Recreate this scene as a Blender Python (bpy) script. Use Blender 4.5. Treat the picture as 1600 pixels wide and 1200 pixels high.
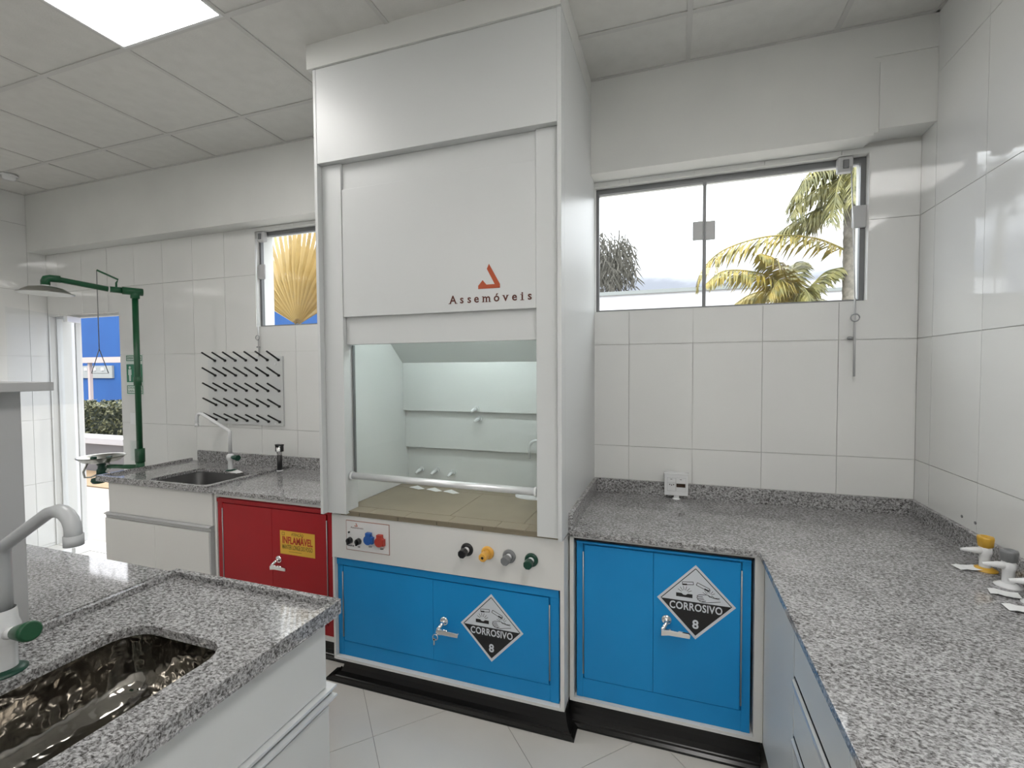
import bpy, bmesh, math, random
from mathutils import Vector, Matrix, Euler
random.seed(7)
PI = math.pi
for o in list(bpy.data.objects): bpy.data.objects.remove(o)
sc = bpy.context.scene
C = sc.collection

# ---------------------------------------------------------------- camera
cam = bpy.data.cameras.new('camera'); camo = bpy.data.objects.new('camera', cam); C.objects.link(camo)
YAW, PITCH, ROLL, F, CX, CY = 17.8862, -1.8051, -0.2456, 702.25, 824.21, 599.48
cam.sensor_width = 36; cam.lens = F / 1600 * 36
cam.shift_x = (800 - CX) / 1600; cam.shift_y = (CY - 600) / 1600
cam.clip_start = .02; cam.clip_end = 300
yw, pt, rl = map(math.radians, (YAW, PITCH, ROLL))
fw = Vector((-math.sin(yw)*math.cos(pt), math.cos(yw)*math.cos(pt), math.sin(pt)))
rt = Vector((math.cos(yw), math.sin(yw), 0)); up = rt.cross(fw)
r2 = rt*math.cos(rl) + up*math.sin(rl); u2 = -rt*math.sin(rl) + up*math.cos(rl)
mw = Matrix((r2, u2, -fw)).transposed().to_4x4(); mw.translation = (0, -2.5656, 1.597)
camo.matrix_world = mw
sc.camera = camo

# ---------------------------------------------------------------- world: overcast sky, brighter overhead
w = bpy.data.worlds.new('sky'); sc.world = w; w.use_nodes = True
nt = w.node_tree; nt.nodes.clear()
N = nt.nodes.new
out = N('ShaderNodeOutputWorld'); bg = N('ShaderNodeBackground'); tc = N('ShaderNodeTexCoord')
sep = N('ShaderNodeSeparateXYZ'); ramp = N('ShaderNodeValToRGB'); noi = N('ShaderNodeTexNoise'); mp = N('ShaderNodeMapping')
mul = N('ShaderNodeMath'); mul.operation = 'MULTIPLY_ADD'; mul.inputs[1].default_value = .10
add = N('ShaderNodeMath'); add.operation = 'ADD'; add.inputs[1].default_value = -.05
nt.links.new(tc.outputs['Generated'], sep.inputs[0]); nt.links.new(tc.outputs['Generated'], mp.inputs[0])
mp.inputs['Scale'].default_value = (1, 1, 3)
nt.links.new(mp.outputs[0], noi.inputs['Vector']); noi.inputs['Scale'].default_value = 4.5; noi.inputs['Detail'].default_value = 5
nt.links.new(noi.outputs['Fac'], mul.inputs[0]); nt.links.new(sep.outputs['Z'], mul.inputs[2])
nt.links.new(mul.outputs[0], add.inputs[0]); nt.links.new(add.outputs[0], ramp.inputs[0])
e = ramp.color_ramp.elements
e[0].position = 0; e[0].color = (.12, .125, .15, 1)
e[1].position = 1; e[1].color = (1, 1, 1, 1)
a = e.new(.19); a.color = (.14, .148, .172, 1)
a = e.new(.27); a.color = (.70, .71, .74, 1)
a = e.new(.40); a.color = (.97, .98, 1, 1)
nt.links.new(ramp.outputs[0], bg.inputs[0]); bg.inputs[1].default_value = 3.8
nt.links.new(bg.outputs[0], out.inputs[0])
# soft veiled sun, high behind the building
sd = bpy.data.lights.new('sun', 'SUN'); sd.energy = .6; sd.angle = math.radians(25); sd.color = (1, .96, .9)
so = bpy.data.objects.new('sun', sd); C.objects.link(so); so.rotation_euler = (math.radians(38), math.radians(12), 0)
PANEL_LIGHT = 10.5
HOOD_LIGHT = 30
sc.view_settings.view_transform = 'Standard'; sc.view_settings.look = 'None'
sc.view_settings.gamma = 1; sc.view_settings.use_curve_mapping = False
sc.view_settings.exposure = 0.5

# ---------------------------------------------------------------- materials
def mat(name, col, rough=.5, metal=0, coat=0, spec=.5, noise=None, bump=None, emit=None, trans=0):
    m = bpy.data.materials.new(name); m.use_nodes = True
    n = m.node_tree; b = n.nodes['Principled BSDF']
    b.inputs['Base Color'].default_value = (*col, 1); b.inputs['Roughness'].default_value = rough
    b.inputs['Metallic'].default_value = metal; b.inputs['Coat Weight'].default_value = coat
    b.inputs['Specular IOR Level'].default_value = spec; b.inputs['Coat Roughness'].default_value = .06
    if trans: b.inputs['Transmission Weight'].default_value = trans
    t = n.nodes.new('ShaderNodeTexCoord')
    if noise:      # (scale, colour2, contrast)
        s, c2, lo, hi = noise
        x = n.nodes.new('ShaderNodeTexNoise'); x.inputs['Scale'].default_value = s; x.inputs['Detail'].default_value = 4
        r = n.nodes.new('ShaderNodeValToRGB'); r.color_ramp.elements[0].position = lo; r.color_ramp.elements[1].position = hi
        r.color_ramp.elements[0].color = (*col, 1); r.color_ramp.elements[1].color = (*c2, 1)
        n.links.new(t.outputs['Object'], x.inputs['Vector']); n.links.new(x.outputs['Fac'], r.inputs[0]); n.links.new(r.outputs[0], b.inputs['Base Color'])
    if bump:
        s, st = bump
        x = n.nodes.new('ShaderNodeTexNoise'); x.inputs['Scale'].default_value = s; x.inputs['Detail'].default_value = 2
        bp = n.nodes.new('ShaderNodeBump'); bp.inputs['Strength'].default_value = st; bp.inputs['Distance'].default_value = .01
        n.links.new(t.outputs['Object'], x.inputs['Vector']); n.links.new(x.outputs['Fac'], bp.inputs['Height']); n.links.new(bp.outputs[0], b.inputs['Normal'])
        n.links.new(bp.outputs[0], b.inputs['Coat Normal'])
    if emit:
        b.inputs['Emission Color'].default_value = (*emit[0], 1); b.inputs['Emission Strength'].default_value = emit[1]
    return m

def granite():
    m = bpy.data.materials.new('grey granite'); m.use_nodes = True
    n = m.node_tree; L = n.links.new; b = n.nodes['Principled BSDF']
    tc = n.nodes.new('ShaderNodeTexCoord'); mp = n.nodes.new('ShaderNodeMapping'); mp.inputs['Scale'].default_value = (1, 1.5, 1.3); mp.inputs['Rotation'].default_value = (0, 0, .35)
    L(tc.outputs['Object'], mp.inputs[0])
    a = n.nodes.new('ShaderNodeTexNoise'); a.inputs['Scale'].default_value = 95; a.inputs['Detail'].default_value = 5; a.inputs['Roughness'].default_value = .72; a.inputs['Distortion'].default_value = .5
    c = n.nodes.new('ShaderNodeTexNoise'); c.inputs['Scale'].default_value = 7; c.inputs['Detail'].default_value = 3
    v = n.nodes.new('ShaderNodeTexVoronoi'); v.inputs['Scale'].default_value = 190
    for x in (a, v, c): L(mp.outputs[0], x.inputs['Vector'])
    r = n.nodes.new('ShaderNodeValToRGB'); E_ = r.color_ramp.elements
    E_[0].position = .34; E_[0].color = (.045, .043, .042, 1); E_[1].position = .64; E_[1].color = (.53, .525, .535, 1)
    k = E_.new(.43); k.color = (.15, .147, .146, 1)
    k = E_.new(.52); k.color = (.33, .327, .33, 1)
    mix = n.nodes.new('ShaderNodeMath'); mix.operation = 'MULTIPLY_ADD'; mix.inputs[1].default_value = .16
    L(v.outputs['Color'], mix.inputs[0]); L(a.outputs['Fac'], mix.inputs[2])
    s = n.nodes.new('ShaderNodeMath'); s.operation = 'MULTIPLY_ADD'; s.inputs[1].default_value = .12
    L(c.outputs['Fac'], s.inputs[0]); L(mix.outputs[0], s.inputs[2])
    d = n.nodes.new('ShaderNodeMath'); d.operation = 'SUBTRACT'; d.inputs[1].default_value = .14
    L(s.outputs[0], d.inputs[0]); L(d.outputs[0], r.inputs[0]); L(r.outputs[0], b.inputs['Base Color'])
    b.inputs['Roughness'].default_value = .06; b.inputs['Specular IOR Level'].default_value = .55
    return m

def glass(name, tint=(1, 1, 1), refl=.06):
    m = bpy.data.materials.new(name); m.use_nodes = True
    n = m.node_tree; n.nodes.clear(); L = n.links.new
    o = n.nodes.new('ShaderNodeOutputMaterial'); t = n.nodes.new('ShaderNodeBsdfTransparent'); g = n.nodes.new('ShaderNodeBsdfGlossy')
    mx = n.nodes.new('ShaderNodeMixShader'); fr = n.nodes.new('ShaderNodeFresnel'); fr.inputs['IOR'].default_value = 1.45
    t.inputs[0].default_value = (*tint, 1); g.inputs['Roughness'].default_value = .0
    ge = n.nodes.new('ShaderNodeNewGeometry'); inv = n.nodes.new('ShaderNodeMath'); inv.operation = 'SUBTRACT'; inv.inputs[0].default_value = 1; L(ge.outputs['Backfacing'], inv.inputs[1])
    ml = n.nodes.new('ShaderNodeMath'); ml.operation = 'MULTIPLY'; L(fr.outputs[0], ml.inputs[0]); L(inv.outputs[0], ml.inputs[1])
    L(ml.outputs[0], mx.inputs[0]); L(t.outputs[0], mx.inputs[1]); L(g.outputs[0], mx.inputs[2]); L(mx.outputs[0], o.inputs[0])
    return m

M_ = dict(
 tile=mat('glazed white tile', (.76, .765, .75), .05, spec=.95, noise=(1.3, (.73, .735, .725), .4, .65), bump=(5, .018)),
 grout=mat('tile grout', (.60, .60, .58), .9),
 plaster=mat('white plaster', (.70, .705, .685), .75, noise=(3, (.66, .665, .65), .35, .7), bump=(60, .05)),
 ceil=mat('mineral ceiling tile', (.66, .655, .63), .85, noise=(14, (.62, .615, .59), .35, .7), bump=(120, .08)),
 tbar=mat('ceiling grid bar', (.56, .555, .54), .5),
 lam=mat('white laminate', (.635, .65, .65), .36, spec=.32, noise=(1.5, (.62, .635, .635), .35, .7)),
 lam_w=mat('warm white painted steel', (.70, .695, .675), .38),
 lamg=mat('light grey laminate', (.47, .475, .48), .35),
 floor=mat('beige porcelain tile', (.66, .645, .61), .16, noise=(2.2, (.60, .585, .55), .35, .7), bump=(40, .01)),
 fgrout=mat('floor grout', (.33, .32, .30), .9),
 black=mat('black skirting', (.008, .008, .008), .22, spec=.4),
 blackp=mat('black plastic', (.012, .012, .013), .3),
 blue=mat('blue painted steel', (.010, .27, .62), .42, spec=.3, noise=(3, (.008, .24, .57), .35, .7)),
 red=mat('red painted steel', (.36, .012, .018), .45, spec=.3, noise=(3, (.33, .011, .016), .35, .7)),
 dark=mat('dark gap', (.012, .012, .016), .8),
 alu=mat('grey anodised aluminium', (.36, .37, .38), .35, metal=.7),
 frame=mat('dark grey window aluminium', (.17, .175, .18), .4, metal=.3),
 silver=mat('bright aluminium', (.80, .81, .82), .3, metal=.55),
 chrome=mat('chrome', (.82, .82, .82), .08, metal=1),
 steel=mat('brushed steel', (.40, .40, .37), .3, metal=1, bump=(9, .1)),
 sink=mat('dark polished sink steel', (.38, .36, .33), .09, metal=1, noise=(9, (.17, .16, .14), .35, .75), bump=(13, 1.0)),
 sinkdark=mat('dark sink basin', (.10, .10, .10), .3, metal=.6),
 wplastic=mat('white plastic', (.76, .77, .78), .25),
 gplastic=mat('grey plastic pipe', (.46, .475, .485), .3),
 green=mat('green enamel pipe', (.006, .075, .028), .32),
 dgreen=mat('dark green plastic', (.005, .050, .030), .35),
 yellow=mat('ochre yellow plastic', (.62, .36, .04), .35),
 orange=mat('orange yellow plastic', (.75, .40, .07), .35),
 greyp=mat('mid grey plastic', (.18, .185, .19), .4),
 brown=mat('brown ceramic worktop tile', (.265, .225, .16), .35, noise=(6, (.235, .20, .14), .35, .7)),
 bgrout=mat('brown tile joint', (.07, .06, .045), .8),
 inner=mat('pale fume cupboard lining', (.68, .69, .685), .35),
 paper=mat('white paper', (.82, .83, .83), .7),
 signw=mat('sign white', (.66, .69, .73), .45),
 signk=mat('sign black', (.008, .008, .009), .4),
 lab_y=mat('label yellow', (.72, .42, .045), .5),
 lab_r=mat('label red', (.45, .035, .015), .5),
 lab_k=mat('label olive ink', (.13, .10, .01), .5),
 rust=mat('logo orange', (.42, .07, .018), .5),
 rustd=mat('logo brown lettering', (.09, .018, .008), .5),
 plate=mat('panel plate', (.72, .71, .70), .3),
 line=mat('plate outline', (.35, .17, .13), .5),
 blued=mat('blue socket', (.015, .09, .33), .35),
 redd=mat('red socket', (.42, .045, .03), .35),
 display=mat('dark brown display', (.03, .015, .008), .15),
 exg=mat('safety sign green', (.01, .17, .09), .4),
 exw=mat('safety sign white', (.62, .70, .66), .4),
 led=mat('led diffuser', (.9, .9, .9), .4, emit=((1.0, .975, .945), PANEL_LIGHT)),
 tube=mat('fluorescent tube', (.9, .9, .9), .4, emit=((.93, 1, .975), HOOD_LIGHT)),
 pave=mat('pale outdoor paving', (.36, .33, .30), .5, noise=(2, (.31, .28, .25), .35, .7)),
 tan=mat('tan outdoor paving', (.34, .24, .14), .7),
 bwall=mat('blue painted facade', (.002, .066, .245), .7, noise=(1.1, (.002, .056, .215), .35, .7)),
 owall=mat('white outdoor render', (.66, .66, .68), .8, noise=(1.5, (.60, .60, .62), .35, .7)),
 pwall=mat('grey planter wall', (.20, .205, .22), .7),
 pink=mat('pale pink beam', (.42, .36, .34), .7),
 opanel=mat('grey facade panel', (.25, .27, .265), .6),
 soil=mat('dark soil', (.03, .025, .015), .9),
 hedge=mat('hedge leaves', (.075, .085, .035), .5, noise=(40, (.20, .20, .11), .35, .7)),
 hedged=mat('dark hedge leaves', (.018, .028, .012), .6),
 palmleaf=mat('palm leaflets', (.10, .105, .035), .5, noise=(9, (.22, .20, .06), .35, .65)),
 palmyel=mat('yellowing palm leaflets', (.30, .22, .035), .5, noise=(9, (.17, .16, .05), .35, .65)),
 trunk=mat('ringed palm trunk', (.22, .20, .165), .8, noise=(25, (.13, .12, .10), .35, .7)),
 fan=mat('tan fan palm leaf', (.44, .31, .115), .5, noise=(7, (.33, .24, .09), .35, .7)),
 fan2=mat('paler fan palm pleat', (.50, .37, .16), .5), fanrib=mat('brown leaf rib', (.20, .13, .05), .6),  # paler leaf tone stands in for the lit side of the pleats
 drytree=mat('grey brown foliage', (.085, .08, .065), .8),
 glass=glass('window glass', (.96, .98, .98)), dglass=glass('door glass', (.975, .985, .99)), sglass=glass('sash glass', (.965, .985, .98)),
)
M_['granite'] = granite()

# ---------------------------------------------------------------- builders
class MB:
    def __init__(s): s.v = []; s.f = []; s.sm = []
    def add(s, vs, fs, smooth=False):
        b = len(s.v); s.v += [tuple(v) for v in vs]
        for f in fs: s.f.append([b+i for i in f]); s.sm.append(smooth)
        return s
    def box(s, x0, x1, y0, y1, z0, z1):
        x0, x1 = sorted((x0, x1)); y0, y1 = sorted((y0, y1)); z0, z1 = sorted((z0, z1))
        return s.add([(x0,y0,z0),(x1,y0,z0),(x1,y1,z0),(x0,y1,z0),(x0,y0,z1),(x1,y0,z1),(x1,y1,z1),(x0,y1,z1)],
              [(0,3,2,1),(4,5,6,7),(0,1,5,4),(1,2,6,5),(2,3,7,6),(3,0,4,7)])
    def cyl(s, p0, p1, r0, r1=None, n=20, caps=True):
        r1 = r0 if r1 is None else r1
        p0 = Vector(p0); p1 = Vector(p1); d = (p1-p0).normalized(); a = d.orthogonal().normalized(); b = d.cross(a)
        ring = lambda p, r: [p + a*r*math.cos(2*PI*i/n) + b*r*math.sin(2*PI*i/n) for i in range(n)]
        s.add(ring(p0, r0)+ring(p1, r1), [(i, (i+1) % n, n+(i+1) % n, n+i) for i in range(n)], True)
        if caps:
            s.add(ring(p0, r0), [tuple(reversed(range(n)))]); s.add(ring(p1, r1), [tuple(range(n))])
        return s
    def lathe(s, c, prof, n=28, ax='z'):          # prof: (radius, height) along the axis
        c = Vector(c); vs = []
        for r, h in prof:
            for i in range(n):
                t = 2*PI*i/n; q = (r*math.cos(t), r*math.sin(t), h)
                vs.append(c + Vector(q if ax == 'z' else ((q[0], -q[2], q[1]) if ax == 'y' else (q[2], q[0], q[1]))))
        k = len(prof)
        return s.add(vs, [(j*n+i, j*n+(i+1) % n, (j+1)*n+(i+1) % n, (j+1)*n+i) for j in range(k-1) for i in range(n)], True)
    def tube(s, pts, r, n=12, caps=True):
        pts = [Vector(p) for p in pts]; rs = list(r) if isinstance(r, (list, tuple)) else [r]*len(pts)
        rs = rs[:len(pts)] + [rs[-1]]*(len(pts)-len(rs))
        vs = []; a = None
        for i, p in enumerate(pts):
            d = (pts[min(i+1, len(pts)-1)] - pts[max(i-1, 0)]).normalized()
            a = d.orthogonal().normalized() if a is None else (a - d*a.dot(d)).normalized()
            b = d.cross(a)
            vs += [p + a*rs[i]*math.cos(2*PI*k/n) + b*rs[i]*math.sin(2*PI*k/n) for k in range(n)]
        s.add(vs, [(j*n+i, j*n+(i+1) % n, (j+1)*n+(i+1) % n, (j+1)*n+i) for j in range(len(pts)-1) for i in range(n)], True)
        if caps:
            s.add(vs[:n], [tuple(reversed(range(n)))]); s.add(vs[-n:], [tuple(range(n))])
        return s
    def prism(s, poly, ax, h0, h1):                # polygon in the plane across ax, extruded h0..h1
        def P(u, v, h): return (h, u, v) if ax == 'x' else ((u, h, v) if ax == 'y' else (u, v, h))
        n = len(poly)
        return s.add([P(u, v, h0) for u, v in poly] + [P(u, v, h1) for u, v in poly],
            [tuple(range(n)), tuple(range(2*n-1, n-1, -1))] + [(i, (i+1) % n, n+(i+1) % n, n+i) for i in range(n)])
    def build(s, name, m, parent=None, bevel=0, seg=2, smooth=True, kind=None, label=None):
        off = Vector((0, 0, 0))
        if parent is not None:
            q = parent
            while q is not None: off += q.location; q = q.parent
        me = bpy.data.meshes.new(name)
        me.from_pydata([tuple(Vector(v) - off) for v in s.v], [], s.f); me.update()
        for p, k in zip(me.polygons, s.sm): p.use_smooth = k and smooth
        bm = bmesh.new(); bm.from_mesh(me); bmesh.ops.remove_doubles(bm, verts=bm.verts, dist=1e-6); bmesh.ops.recalc_face_normals(bm, faces=bm.faces); bm.to_mesh(me); bm.free()
        me.materials.append(M_[m] if isinstance(m, str) else m)
        o = bpy.data.objects.new(name, me); C.objects.link(o); o.parent = parent
        if bevel:
            b = o.modifiers.new('bevel', 'BEVEL'); b.width = bevel; b.segments = seg; b.limit_method = 'ANGLE'; b.angle_limit = math.radians(40)
        if kind: o['kind'] = kind
        if label: o['label'] = label
        return o
def B(*a): return MB().box(*a)
def tag(o, label, cat, group=None, kind=None):
    o['label'] = label; o['category'] = cat
    if group: o['group'] = group
    if kind: o['kind'] = kind
    return o
def thing(name, loc, label, cat, group=None):
    o = bpy.data.objects.new(name, None); C.objects.link(o); o.location = loc; o.empty_display_size = .05
    return tag(o, label, cat, group)
def copy_tree(o, parent=None):
    c = o.copy(); C.objects.link(c); c.parent = parent
    for ch in [x for x in bpy.data.objects if x.parent == o]: copy_tree(ch, c)
    return c
def arc(c, r, a0, a1, n, ux=(1, 0, 0), uz=(0, 0, 1)):
    c = Vector(c); ux = Vector(ux); uz = Vector(uz)
    return [c + ux*r*math.cos(a0+(a1-a0)*i/n) + uz*r*math.sin(a0+(a1-a0)*i/n) for i in range(n+1)]
def text(body, m, parent, x, y, z, size, name='lettering', width=None, ext=.0004, align='CENTER', space=1, rot=None, bold=0):
    cu = bpy.data.curves.new('t', 'FONT'); cu.body = body; cu.size = size; cu.align_x = align; cu.align_y = 'CENTER'; cu.extrude = ext; cu.space_character = space; cu.offset = bold; cu.resolution_u = 3
    t = bpy.data.objects.new('t', cu); C.objects.link(t); bpy.context.view_layer.update()
    me = bpy.data.meshes.new_from_object(t.evaluated_get(bpy.context.evaluated_depsgraph_get()))
    bpy.data.objects.remove(t)
    if width:
        xs = [v.co.x for v in me.vertices]; k = width/(max(xs)-min(xs))
        for v in me.vertices: v.co.x *= k
    R = rot or Matrix.Rotation(PI/2, 4, 'X')
    me.transform(R); off = Vector((0, 0, 0)); q = parent
    while q is not None: off += q.location; q = q.parent
    me.transform(Matrix.Translation(Vector((x, y, z)) - off))
    me.materials.clear(); me.materials.append(M_[m]); o = bpy.data.objects.new(name, me); C.objects.link(o); o.parent = parent
    return o

# ---------------------------------------------------------------- room dimensions
L_, R_, H_, YB, YR = -5.404, 1.089, 3.1355, -.122, -6.0
ZB, ZH, ZW = 2.647, 2.624, 1.918
WR = (-.425, .89); WL = (-2.94, -1.66); DR = (L_+.01, -4.445); DH = 2.10
WT = .16

def subtract(r, h):
    x0, x1, z0, z1 = r; a0, a1, b0, b1 = h
    if a0 >= x1 or a1 <= x0 or b0 >= z1 or b1 <= z0: return [r]
    o = []
    if a0 > x0: o.append((x0, a0, z0, z1))
    if a1 < x1: o.append((a1, x1, z0, z1))
    m0, m1 = max(x0, a0), min(x1, a1)
    if b0 > z0: o.append((m0, m1, z0, b0))
    if b1 < z1: o.append((m0, m1, b1, z1))
    return o
def rects(r, holes):
    rs = [r]
    for h in holes: rs = [q for x in rs for q in subtract(x, h)]
    return [q for q in rs if q[1]-q[0] > .004 and q[3]-q[2] > .004]
holes = [(*WR, ZW, ZH), (*WL, ZW, ZH), (*DR, 0, DH)]
m = MB()
for x0, x1, z0, z1 in rects((L_-.1, R_+.1, 0, H_+.06), holes): m.box(x0, x1, .008, WT, z0, z1)
wall_back = m.build('wall_back', 'grout', kind='structure')
wall_right = B(R_+.008, R_+.12, YR, .008, 0, H_+.06).build('wall_right', 'grout', kind='structure')
wall_left = B(L_-.12, L_-.008, YR, .008, 0, H_+.06).build('wall_left', 'grout', kind='structure')
wall_rear = B(L_-.12, R_+.12, YR-.12, YR, 0, H_+.06).build('wall_rear', 'plaster', kind='structure')
zs = [0.0, .025, .595, 1.165, 1.735, 2.305, ZB]
J = .0012
def tile_wall(parent, us, zs, holes, place):
    for i in range(len(us)-1):
        for k in range(len(zs)-1):
            rs = rects((us[i]+J, us[i+1]-J, zs[k]+J, zs[k+1]-J), [(h[0]-.0, h[1]+.0, h[2], h[3]) for h in holes])
            if not rs: continue
            m = MB()
            for q in rs: place(m, q, random.uniform(-.0004, .0004))
            m.build('tile', 'tile', parent)
xs = [.772-.3345*k for k in range(0, 19)][::-1]; xs = [x for x in xs if x > L_+.05]
xs = [L_] + xs + [R_]
tile_wall(wall_back, xs, zs, holes, lambda m, q, d: m.box(q[0], q[1], 0+d, .008, q[2], q[3]))
ys = [-.46-.335*k for k in range(17)][::-1]; ys = [YR] + [y for y in ys if y > YR+.05] + [-.125, 0]
tile_wall(wall_right, ys, zs[:-1]+[2.875, H_+.0], [], lambda m, q, d: m.box(R_+d, R_+.008, q[0], q[1], q[2], q[3]))
tile_wall(wall_left, ys, zs[:-1]+[2.875, H_+.0], [], lambda m, q, d: m.box(L_+d, L_-.008, q[0], q[1], q[2], q[3]))
for (y, z) in ((-.371, 1.011), (-.453, 1.012)):
    MB().cyl((R_-.0015, y, z), (R_+.002, y, z), .006, n=10).build('wall_plug', 'greyp', wall_right)
# beam along the top of the back wall, duct box in its corner, casing above the fume hood
trim_1 = B(L_, .858, YB, .008, ZB, H_+.05).build('trim_1', 'plaster', kind='structure')
m = MB(); m.box(.858, R_, YB, .008, 2.99, H_+.05); m.box(.878, R_, YB-.003, .008, 2.670, 2.965)
m.box(.858, .878, YB+.005, .008, 2.66, 2.99); m.box(.878, R_, YB+.005, .008, 2.965, 2.99)
trim_2 = m.build('trim_2', 'plaster', kind='structure')
trim_3 = B(-1.665, -.424, -.809, YB, 3.0255, H_+.03).build('trim_3', 'plaster', kind='structure')

# window reveals (painted white lining of both openings)
def reveal(n, x0, x1, z0, z1):
    m = MB(); t = .004
    m.box(x0, x1, -.0005, WT, z1-t, z1); m.box(x0, x1, -.0005, WT, z0, z0+t); m.box(x0, x0+t, -.0005, WT, z0+t, z1-t); m.box(x1-t, x1, -.0005, WT, z0+t, z1-t)
    return m.build(n, 'plaster', kind='structure')
r1 = reveal('trim_4', *WR, ZW, ZH); r2_ = reveal('trim_5', *WL, ZW, ZH)

# floor with tiles laid at 45 degrees
floor = B(L_-.1, R_+.1, YR-.1, WT, -.08, -.004).build('floor', 'fgrout', kind='structure')
def clip(poly, f):
    o = []
    for i in range(len(poly)):
        a, b = poly[i], poly[(i+1) % len(poly)]; fa, fb = f(a), f(b)
        if fa >= 0: o.append(a)
        if fa*fb < 0: t = fa/(fa-fb); o.append((a[0]+(b[0]-a[0])*t, a[1]+(b[1]-a[1])*t))
    return o
S = .545; q2 = math.sqrt(.5)
for i in range(-16, 12):
    for k in range(-12, 16):
        u0 = -1.549 + i*S; v0 = -.195 + k*S; g = .0012
        c = [(u0+g, v0+g), (u0+S-g, v0+g), (u0+S-g, v0+S-g), (u0+g, v0+S-g)]
        p = [((u+v)*q2, (u-v)*q2) for u, v in c]
        p = clip(p, lambda a: a[0]-L_-.001); p = clip(p, lambda a: R_-.001-a[0]) if p else p
        p = clip(p, lambda a: a[1]-YR-.001) if p else p; p = clip(p, lambda a: -.001-a[1]) if p else p
        if len(p) < 3: continue
        MB().prism(p, 'z', -.004, 0).build('tile', 'floor', floor)
B(DR[0], DR[1], 0, WT, -.004, .003).build('threshold', 'floor', floor)

# suspended ceiling
ceiling = B(L_-.1, R_+.1, YR-.1, .1, H_+.05, H_+.10).build('ceiling', 'plaster', kind='structure')
gx = [.705-.6406*k for k in range(10)]; gy = [-.452-.61*k for k in range(10)]
gxe = [R_] + gx + [L_]; gye = [YB] + [y for y in gy if y > YR+.05] + [YR]
LED = {(5, 2), (1, 3), (1, 5), (5, 6), (9, 5), (1, 8), (6, 9)}  # all but the upper left panel are unseen, added to light the room
led_cells = []
for i in range(len(gxe)-1):
    for k in range(len(gye)-1):
        x1, x0 = gxe[i]-.004, gxe[i+1]+.004; y1, y0 = gye[k]-.004, gye[k+1]+.004
        if x1-x0 < .02: continue
        if (i, k) in LED: led_cells.append((x0, x1, y0, y1)); continue
        B(x0, x1, y0, y1, H_+.004, H_+.018).build('ceiling_tile', 'ceil', ceiling)
for x in gx: B(x-.0115, x+.0115, YR, YB, H_-.001, H_+.0035).build('grid_bar', 'tbar', ceiling)
for y in gye[1:-1]: B(L_, R_, y-.0115, y+.0115, H_-.0012, H_+.0033).build('grid_bar', 'tbar', ceiling)
m = MB(); m.box(L_, R_, YB-.014, YB, H_-.002, H_+.003); m.box(R_-.014, R_, YR, YB, H_-.002, H_+.003); m.box(L_, L_+.014, YR, YB, H_-.002, H_+.003)
m.build('edge_angle', 'tbar', ceiling)
LEDL = ['led ceiling panel outside the view, over the right worktop near its corner end', 'led ceiling panel outside the view, second along the right side', 'led ceiling panel outside the view, rearmost on the right side', 'led ceiling panel outside the view, over the middle of the island',
 'led ceiling panel outside the view, rearmost behind the island', 'led ceiling panel outside the view, along the left wall', 'led ceiling panel outside the view, spare']
ln_ = 0
for j, (x0, x1, y0, y1) in enumerate(led_cells):
    seen = (x0+x1)/2 < -1.8 and y1 > -1.2
    lp = thing('ceiling_light', ((x0+x1)/2, (y0+y1)/2, H_), 'bright square led panel in the ceiling at the upper left', 'ceiling light', None if seen else 'led ceiling panels outside the view')
    if seen: pass
    else: lp['label'] = LEDL[ln_]; ln_ += 1
    m = MB(); t = .012
    m.box(x0, x1, y0, y0+t, H_-.003, H_+.02); m.box(x0, x1, y1-t, y1, H_-.003, H_+.02); m.box(x0, x0+t, y0+t, y1-t, H_-.003, H_+.02); m.box(x1-t, x1, y0+t, y1-t, H_-.003, H_+.02)
    m.build('light_frame', 'wplastic', lp)
    B(x0+t, x1-t, y0+t, y1-t, H_, H_+.006).build('diffuser', 'led', lp)
sm = thing('smoke_detector', (-4.94, -.42, H_), 'small round white smoke detector on the ceiling, far left', 'smoke detector')
MB().lathe((-4.94, -.42, H_-.002), [(0, 0), (.05, 0), (.052, -.012), (.045, -.016)]).build('base', 'wplastic', sm)
MB().lathe((-4.94, -.42, H_-.016), [(.040, 0), (.036, -.02), (.02, -.028), (0, -.028)]).build('sensor_dome', 'wplastic', sm)

# ---------------------------------------------------------------- windows
def window(idx, x0, x1, latch, div, label):
    y0, y1 = .038, .062; z0, z1 = ZW+.004, ZH-.004
    x0 += .004; x1 -= .004
    wn = bpy.data.objects.new('window_%d' % idx, None); C.objects.link(wn); wn.location = ((x0+x1)/2, .05, z0); wn['kind'] = 'structure'; wn['label'] = label
    m = MB(); t = .016
    m.box(x0, x1, y0, y1, z1-.028, z1); m.box(x0, x1, y0, y1, z0, z0+.012); m.box(x0, x0+t, y0, y1, z0+.012, z1-.028); m.box(x1-t-.006, x1, y0, y1, z0+.012, z1-.028)
    m.build('window_frame', 'frame', wn, .001)
    B(div-.009, div+.009, y0-.004, y0+.012, z0+.010, z1-.02).build('mullion', 'frame', wn, .001)
    B(x0+t, div-.008, .048, .054, z0+.012, z1-.028).build('pane', 'glass', wn)
    B(div+.008, x1-t-.006, .044, .050, z0+.012, z1-.028).build('pane', 'glass', wn)
    return wn
w1 = window(1, *WR, 1, .158, 'wide window with two panes above the right worktop')
w2 = window(2, *WL, 0, -2.30, 'window partly hidden behind the fume hood, fan palm outside')
def clamp(parent, x0, x1, z0, z1, y=.024, m_='alu'):
    B(x0, x1, y, y+.014, z0, z1).build('clamp', 'greyplate', parent, .006, 3)
M_['greyplate'] = mat('light grey clamp', (.48, .485, .49), .4)
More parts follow.
